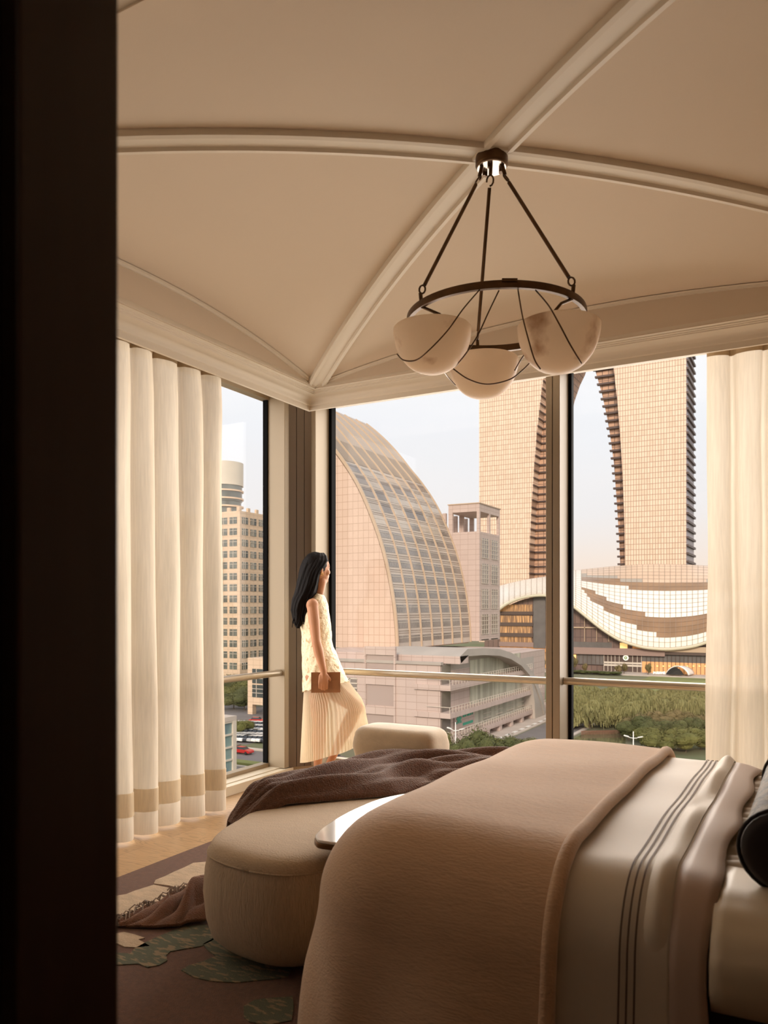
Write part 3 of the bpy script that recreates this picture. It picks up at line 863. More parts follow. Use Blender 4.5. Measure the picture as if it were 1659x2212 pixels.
for pt in (("1110","1001","1110","1000"),("1001","1001","1001","0110"),("1111","1000","1110","1111"),("1110","1001","1110","1001"),("1001","1111","1001","1001"),("1111","1001","1001","1111")):
    mb = MB()
    for r_, row in enumerate(pt):
        for c_, ch in enumerate(row):
            if ch == '1':
                a = PY(xq+c_*.95, 1451+r_*1.2+1.2, YM-13); b = PY(xq+c_*.95+.95, 1451+r_*1.2, YM-13); mb.box(a.x, b.x, YM-13, YM-12.6, a.z, b.z)
    mb.build('letter', mat('letter_glow', srgb(255,250,235), .5, emit=srgb(255,240,215), estr=.7) if xq == 1411 else bpy.data.materials['letter_glow'], KS); xq += 4.4
struct(MB().box(-150, 60, YM-16, YM-1, GZ, GZ+.5).build('mall_terrace', M_pave))

# ---- grid office tower on the left -------------------------------------------------
CXW, CYW = -193.7, 235.6
GT = empty('grid_office_tower', (CXW-12, CYW+12, GZ))
tag(GT, 'pale stone office tower with a square window grid, round drum top, beside the left curtain', 'building')
zt = PX(518, 1103, CXW).z
M_stone = brick_mat('pale_stone', srgb(218,192,164), srgb(212,186,158), srgb(184,158,132), 2.4, 1.5, .06, 'SZ', .6)
MB().box(CXW-36, CXW, CYW, CYW+30, GZ, zt).build('tower_wall', M_stone, GT)
M_wg = mat('tower_window', srgb(116,120,112), .12, vary=.5, vscale=.2, spec=.7); M_wgd = mat('tower_window_dark', srgb(84,90,88), .12, vary=.3, vscale=.2)
FH = 4.32
rows = 14
for r_ in range(rows):
    zc_ = zt-2.3-r_*FH
    for c_ in range(5):
        y0 = CYW+1.2+c_*5.2
        mb = MB(); mb.box(CXW-.2, CXW+.1, y0, y0+3.6, zc_-2.6, zc_); mb.mi = 1
        mb.box(CXW+.05, CXW+.25, y0-.1, y0+3.7, zc_-.95, zc_-.8); mb.box(CXW+.05, CXW+.25, y0+1.7, y0+1.85, zc_-2.6, zc_); mb.box(CXW+.05, CXW+.25, y0+.75, y0+.85, zc_-2.6, zc_)
        mb.build('window', [M_wg if R.random() < .6 else M_wgd, M_mull], GT)
    for c_ in range(2 if r_ < 15 else 0):
        x1 = CXW-1.4-c_*4.8
        mb = MB(); mb.box(x1-3.6, x1, CYW-.1, CYW+.2, zc_-2.6, zc_); mb.mi = 1
        mb.box(x1-3.7, x1+.1, CYW-.25, CYW-.05, zc_-.95, zc_-.8); mb.box(x1-1.9, x1-1.75, CYW-.25, CYW-.05, zc_-2.6, zc_)
        mb.build('window', [M_wg, M_mull], GT)
mb = MB()
for c_ in range(6): mb.box(CXW-.9, CXW, CYW+c_*5.2-.3, CYW+c_*5.2+1.1, zt, zt+1.5)
for c_ in range(3): mb.box(CXW-1.4-c_*4.8-.2, CXW-.2-c_*4.8, CYW, CYW+.9, zt, zt+1.5)
mb.build('parapet', M_stone, GT)
cd_ = P(484, 1050, 322)
zd0, zd1 = zt-10, P(484, 1002, 322).z
mb = MB(); mb.lathe([(7.0, zt), (7.0, zd0+16), (7.4, zd0+16.2), (7.4, zd1-8)], (cd_.x, cd_.y, 0), 32); mb.build('drum', M_wg, GT, smooth=True, angle=30)
mb = MB(); mb.lathe([(7.9, zd1-9.4), (7.9, zd1), (7.2, zd1+.1)], (cd_.x, cd_.y, 0), 32); mb.build('drum_crown', mat('drum_panel', srgb(206,196,178), .5, vary=.1, vscale=.2), GT, smooth=True, angle=30)
mb = MB()
for q in range(4): mb.lathe([(8.0, zt+.5+q*3.2), (8.0, zt+1.1+q*3.2)], (cd_.x, cd_.y, 0), 32)
mb.build('drum_rings', M_stone, GT)
# dark glazed wing of the same block, hugging the curtain
MB().box(CXW-36, CXW-10.5, CYW-3, CYW+4, GZ, zt-1).build('glass_wing', brick_mat('wing_glass', srgb(96,106,108), srgb(116,122,120), srgb(170,156,140), 2.4, 2.1, .16, 'SZ', .2), GT)

# near pale block standing on a column
NBk = empty('pillared_block', (-140, 190, GZ)); tag(NBk, 'pale stone block raised on tall square columns above the car park', 'building')
q0 = P(535, 1440, 222); zs = P(540, 1521, 222).z; zp = P(540, 1421, 222).z
MB().box(q0.x, q0.x+26, q0.y, q0.y+18, zs, zp).build('block_wall', M_stone, NBk)
for a in (0, 24.4):
    for b in (0, 16.4): MB().box(q0.x+a, q0.x+a+1.7, q0.y+b, q0.y+b+1.7, GZ, zs).build('column', M_stone, NBk)
for r_, (ya, yb) in enumerate(((1444,1475),(1478,1505))):
    za, zb_ = P(550, yb, 222).z, P(550, ya, 222).z
    for c_ in range(5):
        x0_ = q0.x+1.7+c_*4.9
        mb = MB(); mb.box(x0_, x0_+3.9, q0.y-.1, q0.y+.2, za, zb_); mb.mi = 1
        mb.box(x0_+1.45, x0_+1.6, q0.y-.25, q0.y-.05, za, zb_); mb.box(x0_, x0_+3.9, q0.y-.25, q0.y-.05, za+(zb_-za)*.66, za+(zb_-za)*.66+.14); mb.box(x0_, x0_+3.9, q0.y-.25, q0.y-.05, za+(zb_-za)*.33, za+(zb_-za)*.33+.14)
        mb.build('window', [M_wgd, M_mull], NBk)
# blue glass block below
BX, BY = -78.3, 93.8
BGb = empty('blue_glass_block', (-90, 80, GZ)); tag(BGb, 'low block banded in blue glass at the bottom of the left window', 'building')
ztb = PX(504, 1556, BX).z
MB().box(BX-24, BX, 55, BY, GZ, ztb).build('glass_wall', mat('blue_glass', srgb(80,100,118), .15, col2=srgb(126,150,146), vscale=.35, vstretch=(1,1,.6), spec=.8), BGb)
for q in range(10):
    MB().box(BX-24.2, BX+.22, 54.8, BY+.2, ztb-q*1.92-.26, ztb-q*1.92).build('floor_band', M_mull, BGb)
MB().box(BX-24.3, BX+.3, 54.7, BY+.3, ztb, ztb+.7).build('parapet', M_pave, BGb)
MB().box(BX-.1, BX+.3, BY-.5, BY+.3, GZ, ztb).build('corner_post', M_mull, BGb)

# ---- water, pond wall
M_water = mat('pond_water', srgb(112,110,82), .08, vary=.4, vscale=.12, spec=.8)
pd = [G(x, y, GZ) for x, y in ((1232,1600),(1256,1588),(1290,1578),(1345,1578),(1352,1598),(1346,1640),(1232,1640))]
struct(MB().prism_xy([(p.x, p.y) for p in pd], GZ, GZ+.12).build('pond', M_water))
# fence behind the pond
FN = empty('brown_fence', (pd[2].x, pd[2].y, GZ)); tag(FN, 'low brown picket fence along the far bank of the pond', 'fence')
a, b = G(1256,1588,GZ), G(1347,1586,GZ)
mb = MB()
for q in range(45):
    c = a.lerp(b, q/44); mb.bar((c.x, c.y, GZ), (c.x, c.y, GZ+1.0), .12)
mb.bar((a.x,a.y,GZ+.9), (b.x,b.y,GZ+.9), .15); mb.build('pickets', mat('fence_brown', srgb(124,84,66), .7), FN)

# ---- street lamps ---------------------------------------------------------------
def street_lamp(base, h_, label):
    e = empty('street_lamp', base); tag(e, label, 'street lamp', 'street lamps')
    x, y, z = base
    MB().tube([(x, y, z), (x, y, z+h_)], [.16, .08], 8).build('pole', M_white, e, smooth=True)
    for s_ in (-1, 1):
        MB().tube([(x, y, z+h_*.80), (x+s_*.6, y, z+h_*.81), (x+s_*1.1, y, z+h_*.84)], .07, 6).build('arm', M_white, e)
        mb = MB(); mb.obox((x+s_*1.3, y, z+h_*.85), (.45, 0, .10*s_), (0, .2, 0), (0, 0, .09)); mb.build('lamp_head', M_white, e)
b_ = P(984, 1560, 150); street_lamp((b_.x, b_.y, GZ), b_.z-GZ, 'white twin-arm street lamp among the trees in front of the podium')
b_ = P(1368, 1580, 150); street_lamp((b_.x, b_.y, GZ), b_.z-GZ, 'white twin-arm street lamp by the pond right of the tall mullion')

# ---- trees ------------------------------------------------------------------------
def leaf_crown(name, seed, kind, size, nleaf):
    rr = random.Random(seed); mb = MB()
    blobs = []
    for _ in range(9):
        a = rr.random()*2*pi; d = rr.random()**.5*.55
        blobs.append((d*cos(a), d*sin(a), .15+rr.random()*.75, .38+rr.random()*.22))
    for i in range(nleaf):
        bx, by, bz, br = rr.choice(blobs)
        while True:
            u = Vector((rr.gauss(0,1), rr.gauss(0,1), rr.gauss(0,1))).normalized()
            if u.z > -.5: break
        p = Vector((bx, by, bz))+u*br*(.8+.25*rr.random())
        if kind == 'willow':
            ln = .16+.24*rr.random(); sd = Vector((rr.gauss(0,1), rr.gauss(0,1), 0)).normalized()*.028*size
            dn = Vector((u.x*.25, u.y*.25, -1)).normalized()*ln*size; c = p*size
            mb.add([c-sd, c+sd, c+sd*.5+dn, c-sd*.5+dn], [(0,1,2,3)])
        else:
            c = p*size; w_ = (.028+.03*rr.random())*size
            n1 = Vector((rr.gauss(0,1), rr.gauss(0,1), rr.gauss(0,1))).normalized(); n2 = n1.cross(u).normalized()
            n1 = (u.cross(n2)+u*rr.gauss(0,.5)).normalized()
            mb.add([c-n1*w_, c+n2*w_*.7, c+n1*w_, c-n2*w_*.7], [(0,1,2,3)])
    # inner mass so that the crown is not see-through
    for bx, by, bz, br in blobs:
        mb.lathe([(br*.72*size*sin(pi*t/6), br*.72*size*-cos(pi*t/6)) for t in range(7)], (bx*size, by*size, bz*size), 8, cap=False)
    me_o = mb.build(name, None, recalc=False)
    return me_o
def leaf_mat(name, c1, c2):
    return mat(name, c1, .8, col2=c2, vscale=.45, detail=3, spec=.2, contrast=(.3,.7))
LM = {'dark': leaf_mat('leaves_dark', srgb(104,106,64), srgb(58,64,38)), 'mid': leaf_mat('leaves_mid', srgb(128,124,70), srgb(74,80,42)),
      'willow': leaf_mat('leaves_willow', srgb(152,146,98), srgb(104,102,64)), 'rust': leaf_mat('leaves_rust', srgb(140,120,84), srgb(86,82,50))}
M_bark = mat('bark', srgb(92,76,60), .9)
trunk_me = MB().tube([(0,0,0), (.1,0,2.2), (0,.1,4.2)], [.3,.24,.15], 6).build('trunk', M_bark).data
bpy.data.objects.remove(bpy.data.objects['trunk'])
crowns = {}
for kd, kind, cnt in (('dark','leaf',2200), ('mid','leaf',2000), ('willow','willow',2600), ('rust','leaf',1800)):
    for q in range(2):
        o = leaf_crown('crown', 11*q+len(kd), kind, 1.0, cnt); o.data.materials.clear(); o.data.materials.append(LM[kd])
        crowns[(kd, q)] = o.data; bpy.data.objects.remove(o)
def tree(x, y, h_, r_, kd, label, group, rr=R):
    e = empty('willow_tree' if kd == 'willow' else 'broadleaf_tree', (x, y, GZ), rr.random()*6.28); tag(e, label, 'tree', group)
    c = bpy.data.objects.new('crown', crowns[(kd, rr.randint(0, 1))]); COL.objects.link(c); c.parent = e
    c.scale = (r_, r_, h_*.58); c.location = (0, 0, h_*.28)
    t = bpy.data.objects.new('trunk', trunk_me); COL.objects.link(t); t.parent = e; t.scale = (h_/9, h_/9, h_/9)
# willows beyond the pond: staggered rows
for px0, px1, dp, n_, h_ in ((1225,1560,238,12,5.4),(1220,1560,224,11,6.8),(1228,1560,209,11,7.8),(1236,1560,197,9,7.6)):
    for q in range(n_):
        pp = P(px0+(px1-px0)*(q+.5*R.random())/n_, 1400, dp+R.uniform(-5,5))
        tree(pp.x, pp.y, h_*R.uniform(.85,1.15), R.uniform(4.6,6.4), 'willow', 'pale green willow in the grove between lawn and pond', 'willows in the grove')
for px0, px1, dp, n_, h_, kd in ((1355,1560,186,8,5.0,'rust'),(1350,1560,177,8,5.0,'dark'),(1390,1560,166,6,4.4,'mid')):
    for q in range(n_):
        pp = P(px0+(px1-px0)*(q+.5*R.random())/n_, 1400, dp+R.uniform(-3,3))
        tree(pp.x, pp.y, h_*R.uniform(.85,1.1), R.uniform(3.2,4.6), kd, {'rust':'brownish bushy tree in the row just above the pond bank','dark':'dark green bushy tree crowding the pond bank on the right','mid':'olive green bush tree at the near edge of the pond, lowest row on the right'}[kd], {'rust':'brownish trees by the pond','dark':'dark trees by the pond','mid':'near trees by the pond'}[kd])
for px_, dp, h_ in ((1238,200,4.5),(1250,206,4.2),(1275,208,4.4),(1300,210,4.2),(1326,207,4.0)):
    pp = P(px_, 1400, dp); tree(pp.x, pp.y, h_, 3.4, 'rust', 'small brownish tree behind the pond fence', 'trees behind the pond fence')
# street trees before the podium
for px_, py_, dp, r_ in ((870,1572,150,3.8),(925,1574,146,4.6),(955,1586,140,3.6),(1000,1600,128,3.6),(1030,1574,138,4.4),(1055,1590,128,4.0),(1075,1592,150,4.4),(1100,1590,146,4.0),(1135,1597,148,4.2),(1165,1600,144,4.0),(1010,1625,118,4),(1090,1620,122,4),(1150,1625,124,4)):
    pp = P(px_, py_, dp); tree(pp.x, pp.y, pp.z-GZ, r_, 'dark' if R.random() < .6 else 'mid', 'round leafy street tree in front of the podium, above the throw and blanket', 'street trees before the podium')
# conifers on the mall terrace
for px_, h_ in ((1238,8),(1348,5.2),(1336,4.4),(1400,5.5),(1262,4.5),(1164,7),(1172,6)):
    pp = PY(px_, 1440, YM-12); tree(pp.x, pp.y, h_, 2.6 if h_ > 7 else 2, 'rust', 'small brownish tree standing before the mall shop fronts', 'trees before the mall')
for q in range(13):
    pp = PY(1230+q*8.5, 1440, YM-18); tree(pp.x, pp.y, 1.8, 3.0, 'dark', 'low dark shrub in the planted edge above the lawn', 'shrubs above the lawn')
# left side trees
for px_, py_, dp, r_ in ((484,1490,272,7),(500,1478,290,8),(520,1484,282,8),(540,1492,270,7),(490,1510,250,6),(515,1512,250,6),(536,1520,246,6),(482,1530,232,5),(505,1535,232,5),(528,1538,230,5),(562,1530,250,6),(575,1528,255,6)):
    pp = P(px_, py_, dp); tree(pp.x, pp.y, max(5, pp.z-GZ), r_, 'mid' if R.random() < .5 else 'dark', 'hazy green tree in the park below the grid office tower', 'park trees under the office tower')
for px_, py_, dp, r_ in ((508,1554,182,3.0),(532,1556,186,2.4)):
    pp = P(px_, py_, dp); tree(pp.x, pp.y, pp.z-GZ, r_, 'mid', 'olive street tree standing over the parked cars', 'trees by the car park')
# generic blocks further off to close the skyline through the curtains
M_far = brick_mat('far_block', srgb(196,186,176), srgb(186,176,166), srgb(130,124,120), 3, 3.4, .5, 'SZ', .6)
for x_, y_, w_, d_, h_, lb in ((-330,250,40,30,52,'grey far block seen dimly behind the left curtain, taller one'),(-300,330,60,30,38,'grey far block seen dimly behind the left curtain, lower one'),(60,420,60,40,45,'grey far block behind the right curtain')):
    o = MB().box(x_, x_+w_, y_, y_+d_, GZ, GZ+h_).build('far_block', M_far); tag(o, lb, 'building')

# ---- parked cars --------------------------------------------------------------------
def car_meshes():
    b = MB()
    side = [(-2.2,.35),(-2.2,.8),(-1.9,.95),(-1.2,1.0),(1.1,1.0),(2.0,.85),(2.2,.65),(2.2,.35)]
    b.prism_xz(side, -.85, .85)
    g = MB(); g.loft([[(-1.7,-.78,.95),(1.15,-.78,.95),(1.15,.78,.95),(-1.7,.78,.95)], [(-1.25,-.62,1.42),(.45,-.62,1.42),(.45,.62,1.42),(-1.25,.62,1.42)]])
    t = MB(); t.box(-1.2, .42, -.6, .6, 1.42, 1.47)
    wl = MB()
    wl.loft([[(.33*cos(a*pi/6), y, .33+.33*sin(a*pi/6)) for a in range(12)] for y in (-.1, .1)])
    return b, g, t, wl
PA = {}
for nm, c_ in (('white', srgb(240,238,234)), ('silver', srgb(190,190,190)), ('dark', srgb(50,52,60)), ('red', srgb(190,40,36))):
    PA[nm] = mat('car_'+nm, c_, .3, coat=.5)
M_cg = mat('car_glass', srgb(40,46,52), .1); M_tyre = mat('tyre', srgb(24,24,24), .8)
cb, cg, ct, cw = [m_.build('tmp', M_cg).data for m_ in car_meshes()]
for o in [o for o in bpy.data.objects if o.name.startswith('tmp')]: bpy.data.objects.remove(o)
def lk(nm, me, par, loc=(0,0,0), m=None):
    o = bpy.data.objects.new(nm, me); COL.objects.link(o); o.parent = par; o.location = loc
    if m: o.material_slots[0].link = 'OBJECT'; o.material_slots[0].material = m
    return o
def car(x, y, rz, c_, label, group):
    e = empty('parked_car' if group else 'car', (x, y, GZ+.1), rz); tag(e, label, 'car', group)
    lk('car_body', cb, e, m=PA[c_]); lk('cabin_glass', cg, e, m=M_cg); lk('car_roof', ct, e, m=PA[c_])
    for a in (-1.35, 1.35):
        for b in (-.8, .8): lk('wheel', cw, e, (a, b, 0), M_tyre)
for row, (yy, pr) in enumerate(((1602,'w'),(1597,'w'),(1588,'m'),(1578,'m'),(1570,'m'))):
    for q in range(9):
        px_ = 500+q*9.5+R.uniform(-1,1)
        g_ = G(px_, yy+(px_-540)*.04, GZ)
        c_ = 'white' if R.random() < (.85 if pr == 'w' else .6) else R.choice(['silver','dark'])
        car(g_.x, g_.y, pi/2+R.uniform(-.05,.05), c_, {'white':'white car parked in the crowded rows beyond the road','silver':'silver car parked in the crowded rows beyond the road','dark':'dark car parked in the crowded rows beyond the road'}[c_], c_+' parked cars')
g_ = G(525, 1629, GZ); car(g_.x, g_.y, 0, 'red', 'red car driving on the road below the parked rows', None)
g_ = G(512, 1625, GZ); car(g_.x, g_.y, 0, 'dark', 'dark car on the road just left of the red car', None)
g_ = G(556, 1562, GZ); car(g_.x, g_.y, .4, 'red', 'small red car seen between the columns of the raised block', None)
g_ = G(750, 1648, GZ); car(g_.x-3, g_.y, .1, 'dark', 'dark car on the road beside the woman’s skirt hem', None)
o = MB().box(XP+9, XP+14, 216, 220, GZ, GZ+3.6).build('white_kiosk', M_white, bevel=.1); tag(o, 'small white kiosk on the pavement past the end of the podium', 'kiosk')
# ================================================================== furniture and textiles
# ---- curtains -----------------------------------------------------------------
M_sheer = mat('linen_sheer', srgb(216, 204, 186), .9, vary=.10, vscale=14, vstretch=(6, 6, .35), trans=.36, alpha=.95, spec=.1)
M_hem = mat('linen_hem', srgb(236, 222, 198), .9, vary=.10, vscale=14, vstretch=(6, 6, .6), trans=.5, spec=.1)
M_tape = mat('curtain_tape', srgb(170, 148, 118), .9)
def pleat_path(n_pl, pitch, seed, deep=.11):
    """plan outline (t along the rail, d into the room) of flat panels with folded returns"""
    rr = random.Random(seed); pts = []
    t = 0
    for i in range(n_pl):
        pw = pitch*rr.uniform(.82, 1.18); dp = deep*rr.uniform(.8, 1.15)
        for k_ in range(10):
            f = k_/10
            tt = t+pw*(.04+.74*f) + (0 if f < .9 else 0)
            pts.append((tt, dp*(.62+.38*sin(pi*min(1, f*1.05)))))
        pts.append((t+pw*.83, dp*.45)); pts.append((t+pw*.80, dp*.10)); pts.append((t+pw*.84, -.01)); pts.append((t+pw*.94, .0)); pts.append((t+pw*.99, dp*.25))
        t += pw
    sm_ = []
    for i in range(len(pts)):
        a = pts[i:i+2]; sm_.append((sum(p[0] for p in a)/len(a), sum(p[1] for p in a)/len(a)))
    return sm_
def curtain(org, ax, inward, path, z0, z1, label, seed=1):
    ax = Vector(ax); inward = Vector(inward); org = Vector(org)
    e = empty('curtain', (org.x, org.y, 0)); tag(e, label, 'curtain', 'linen curtains at the windows')
    def pt(i, z):
        t, d = path[i]
        f = (z-z0)/(z1-z0)
        amp = .75+.35*(1-f)**1.2 + (.0 if f < .9 else -.25*(f-.9)/.1)
        sw = .012*sin(z*2.1+t*9+seed)+.006*sin(z*5+t*17)
        return org+ax*(t+sw*.6)+inward*(d*amp+sw)+Vector((0, 0, z))
    NZ = 36; npt = len(path)
    mb = MB(); mb.grid(lambda u, v: pt(min(int(u*(npt-1)+.5), npt-1), z0+(z1-z0)*v), npt-1, NZ)
    mb.build('curtain_panel', M_sheer, e, smooth=True, recalc=False)
    mb = MB()
    for so in (.004,):
        mb.grid(lambda u, v: pt(min(int(u*(npt-1)+.5), npt-1), z0+.13+.13*v)+inward*so, npt-1, 3)
    mb.build('hem', M_hem, e, smooth=True, recalc=False)
    mb = MB(); mb.grid(lambda u, v: pt(min(int(u*(npt-1)+.5), npt-1), z1-.09+.09*v)+inward*.003, npt-1, 2)
    mb.build('heading_tape', M_tape, e, smooth=True, recalc=False)
# left curtain: from its leading edge back along the glass
pth = pleat_path(17, .205, 3)
curtain((-3.42, 3.925, 0), (0, -1, 0), (1, 0, 0), pth, .015, 2.86, 'cream linen curtain pulled back at the left, its tan hem just above the oak floor')
pth = pleat_path(9, .19, 8, .07)
curtain((-.58, 4.97, 0), (1, 0, 0), (0, -1, 0), pth, .015, 2.86, 'cream linen curtain at the right edge behind the bed', seed=4)

# ---- chandelier -----------------------------------------------------------------
M_bronze = mat('aged_bronze', srgb(96, 70, 46), .38, metal=.85, vary=.3, vscale=20)
M_alab = mat('alabaster', srgb(236, 222, 204), .45, col2=srgb(180, 148, 118), vscale=6, contrast=(.30, .44), trans=.5, detail=6)
M_nickel = mat('canopy_plate', srgb(196, 180, 168), .2, metal=.8)
RC = world(.456, 3.2, 2.475); RR = .355
HB = world(.4406, 3.2, 3.16)
CHL = empty('chandelier', (HB.x, HB.y, 3.14)); tag(CHL, 'bronze ring chandelier carrying three alabaster bowls on rods from the vault', 'chandelier')
mb = MB(); mb.lathe([(.0,3.17),(.066,3.17),(.066,3.108),(.060,3.102),(.0,3.102)], (HB.x, HB.y, 0), 32); mb.build('canopy', M_bronze, CHL, smooth=True, angle=30)
mb = MB(); mb.lathe([(.0,3.103),(.059,3.103),(.059,3.096),(.0,3.096)], (HB.x, HB.y, 0), 32); mb.build('canopy_plate', M_nickel, CHL, smooth=True, angle=30)
mb = MB()
rings = []
for a in range(72):
    t = 2*pi*a/72; c = RC+Vector((cos(t)*RR, sin(t)*RR, 0)); ou = Vector((cos(t), sin(t), 0))
    rings.append([c+ou*x+Vector((0,0,z)) for x, z in ((-.008,-.014),(.008,-.014),(.010,0),(.008,.014),(-.008,.014),(-.010,0))])
rings.append(rings[0]); mb.loft(rings, cap=False)
mb.build('ring', M_bronze, CHL, smooth=True, angle=50)
def onring(lat_off, dep_off):
    v = Vector((lat_off*UX[0]+dep_off*UX[1], lat_off*UY[0]+dep_off*UY[1], 0)).normalized(); return RC+v*RR
att = [onring(-.29, -.16), onring(.26, -.25), onring(-.03, .35)]
hd = [Vector((-.035,-.01,0)), Vector((.03,-.035,0)), Vector((0,.03,0))]
def camvec(lat, dep): return Vector((lat*UX[0]+dep*UX[1], lat*UY[0]+dep*UY[1], 0))
tops = [HB+camvec(-.040,-.012)+Vector((0,0,-.085)), HB+camvec(.038,-.02)+Vector((0,0,-.085)), HB+camvec(-.008,-.040)+Vector((0,0,-.085))]
bowl_pos = [world(.187, 3.02, 2.375), world(.648, 2.90, 2.345), world(.430, 3.38, 2.368)]
for i in range(3):
    a = tops[i]; b = att[i]+Vector((0,0,.05)); d = (b-a).normalized()
    mb = MB(); mb.tube([a+d*.07, b-d*.03], .0075, 10); mb.build('rod', M_bronze, CHL, smooth=True, angle=50)
    for q, c in enumerate((a+d*.045, b-d*.008)):
        mb = MB(); sd = d.cross(Vector((0,0,1))).normalized(); up = sd.cross(d)
        pts = [c+d*(.018*cos(t*pi/5))+up*(.013*sin(t*pi/5)) for t in range(10)] if q else [c+d*(.02*cos(t*pi/5))+sd*(.014*sin(t*pi/5)) for t in range(9)]
        mb.tube(pts, .0038, 6); mb.build('hook', M_bronze, CHL, smooth=True)
    mb = MB(); mb.tube([a+Vector((0,0,.03)), a-Vector((0,0,-.005))+d*.03], .008, 8); mb.tube([b+d*.01, att[i]], .008, 8); mb.build('swivel', M_bronze, CHL, smooth=True)
for q in range(5):
    t = q*2.2+.4; mb = MB(); mb.lathe([(0,3.098),(.007,3.098),(.007,3.080),(0,3.080)], (HB.x+.038*cos(t), HB.y+.038*sin(t), 0), 8); mb.build('canopy_screw', M_bronze, CHL)
for i, c in enumerate(bowl_pos):
    rb = (.151, .152, .150)[i]; hb = (.172, .176, .165)[i]
    mb = MB(); pr = []
    for t in range(13):
        a = pi/2*t/12; pr.append((max(rb*sin(a)**.9, .001), -hb*cos(a)))
    pr += [(rb-.004, .004), (rb-.012, .002)]
    for t in range(11, -1, -1):
        a = pi/2*t/12; pr.append((max((rb-.013)*sin(a)**.9, .001), -(hb-.013)*cos(a)))
    mb.lathe([(r_, c.z+z) for r_, z in pr], (c.x, c.y, 0), 48, cap=False)
    o = mb.build('bowl', M_alab, CHL, smooth=True, angle=60)
    # short arm from the ring to the bowl, and its lamp
    r0 = att[i]; inn = (c-r0); inn.z = 0; inn.normalize()
    mb = MB(); mb.tube([r0+Vector((0,0,-.01)), r0+inn*.07+Vector((0,0,-.045)), r0+inn*.12+Vector((0,0,-.095))], .006, 8); mb.build('bracket', M_bronze, CHL, smooth=True)
    ld = bpy.data.lights.new('bowl_lamp', 'POINT'); ld.energy = .42; ld.color = (1, .86, .72); ld.shadow_soft_size = .03
    lo = bpy.data.objects.new('bowl_lamp', ld); COL.objects.link(lo); lo.parent = CHL; lo.matrix_parent_inverse = CHL.matrix_basis.inverted(); lo.location = (c.x, c.y, c.z-.05)
# thin wire cradles that swing from the ring round the bowls
def wire(pts, n=24):
    P_ = [Vector(p) for p in pts]; out = []
    for i in range(len(P_)-1):
        p0 = P_[max(i-1,0)]; p1 = P_[i]; p2 = P_[i+1]; p3 = P_[min(i+2,len(P_)-1)]
        for k_ in range(8):
            t = k_/8
            out.append(.5*((2*p1)+(-p0+p2)*t+(2*p0-5*p1+4*p2-p3)*t*t+(-p0+3*p1-3*p2+p3)*t**3))
    out.append(P_[-1])
    mb = MB(); mb.tube(out, .0028, 6); return mb.build('cradle_wire', M_bronze, CHL, smooth=True)
wire([P(1036,626,2.86), P(1000,668,2.85), P(966,715,2.86), P(925,758,2.88), P(898,778,2.95), P(872,778,2.98), P(858,765,3.02)])
wire([P(1078,627,2.86), P(1055,675,2.90), P(1030,728,2.92), P(1000,772,2.98), P(978,795,3.05), P(958,801,3.10)])
wire([P(976,794,3.20), P(1010,818,3.23), P(1052,830,3.24), P(1100,820,3.22), P(1128,800,3.20), P(1146,782,3.16)])
wire([P(958,801,3.10), P(968,815,3.25), P(984,832,3.35)])
wire([P(1119,626,2.86), P(1128,680,2.80), P(1140,728,2.74), P(1154,775,2.76), P(1167,797,2.80)])
wire([P(1157,627,2.85), P(1185,660,2.76), P(1208,700,2.71), P(1232,745,2.71), P(1256,785,2.77)])
wire([P(1133,765,3.30), P(1122,782,3.28), P(1112,800,3.26)])
p = onring(0, -.35); mb = MB(); mb.obox(p+Vector((0,0,.012)), camvec(.028,0), camvec(0,.012), (0,0,.006)); mb.build('ring_clip', M_bronze, CHL)

# ---- rug ---------------------------------------------------------------------------
M_rug = mat('rug_brown', srgb(112, 76, 58), .95, vary=.25, vscale=60, bump=.5, bscale=260, sheen=.2)
M_rcream = mat('rug_cream', srgb(204, 180, 150), .9, vary=.22, vscale=16, vstretch=(1,2.2,1), bump=.5, bscale=120, sheen=.2)
M_rgreen = mat('rug_green', srgb(98, 102, 86), .95, col2=srgb(146, 130, 104), vstretch=(1, 3.2, 1), vscale=22, bump=.4, bscale=200, contrast=(.40,.47), detail=2)
mb = MB(); mb.mi = 0
mb.box(-2.92, .95, .75, 3.75, 0, .012)
def motif(pts, mi, z=.0155):
    wpts = [G(240+x/3.19, 1550+y/3.19, z) for x, y in pts]
    # roughen the outline into small scallops
    out = []
    for i in range(len(wpts)):
        a, b = wpts[i], wpts[(i+1) % len(wpts)]; L_ = (b-a).length; nn_ = max(1, int(L_/.05))
        no = Vector((-(b-a).y, (b-a).x, 0)).normalized()
        for q in range(nn_):
            t = q/nn_; out.append(a.lerp(b, t)+no*(.010*abs(sin(q*pi/2+.5))))
    mb.mi = mi; mb.prism_xy([(p_.x, p_.y) for p_ in out], .0118, z)
motif([(660,990),(560,1000),(430,1060),(300,1118),(290,1145),(400,1160),(500,1185),(660,1175)], 1)
motif([(290,1150),(160,1190),(100,1215),(35,1225),(-60,1250),(-80,1420),(20,1440),(100,1420),(270,1320),(420,1290),(500,1210),(660,1200),(660,1185),(480,1190),(380,1165)], 1)
motif([(35,1490),(80,1480),(150,1495),(230,1515),(180,1530),(270,1570),(180,1580),(100,1575),(35,1545),(-40,1520)], 1)
motif([(-20,1620),(140,1625),(170,1590),(350,1500),(520,1440),(640,1430),(720,1480),(700,1530),(620,1570),(500,1590),(400,1610),(370,1640),(380,1670),(330,1700),(260,1715),(190,1690),(20,1700),(-30,1690)], 2)
motif([(490,1740),(540,1710),(640,1680),(730,1640),(640,1560),(700,1520),(860,1590),(1000,1640),(1230,1650),(1220,1780),(1000,1805),(860,1820),(700,1810),(580,1785)], 2)
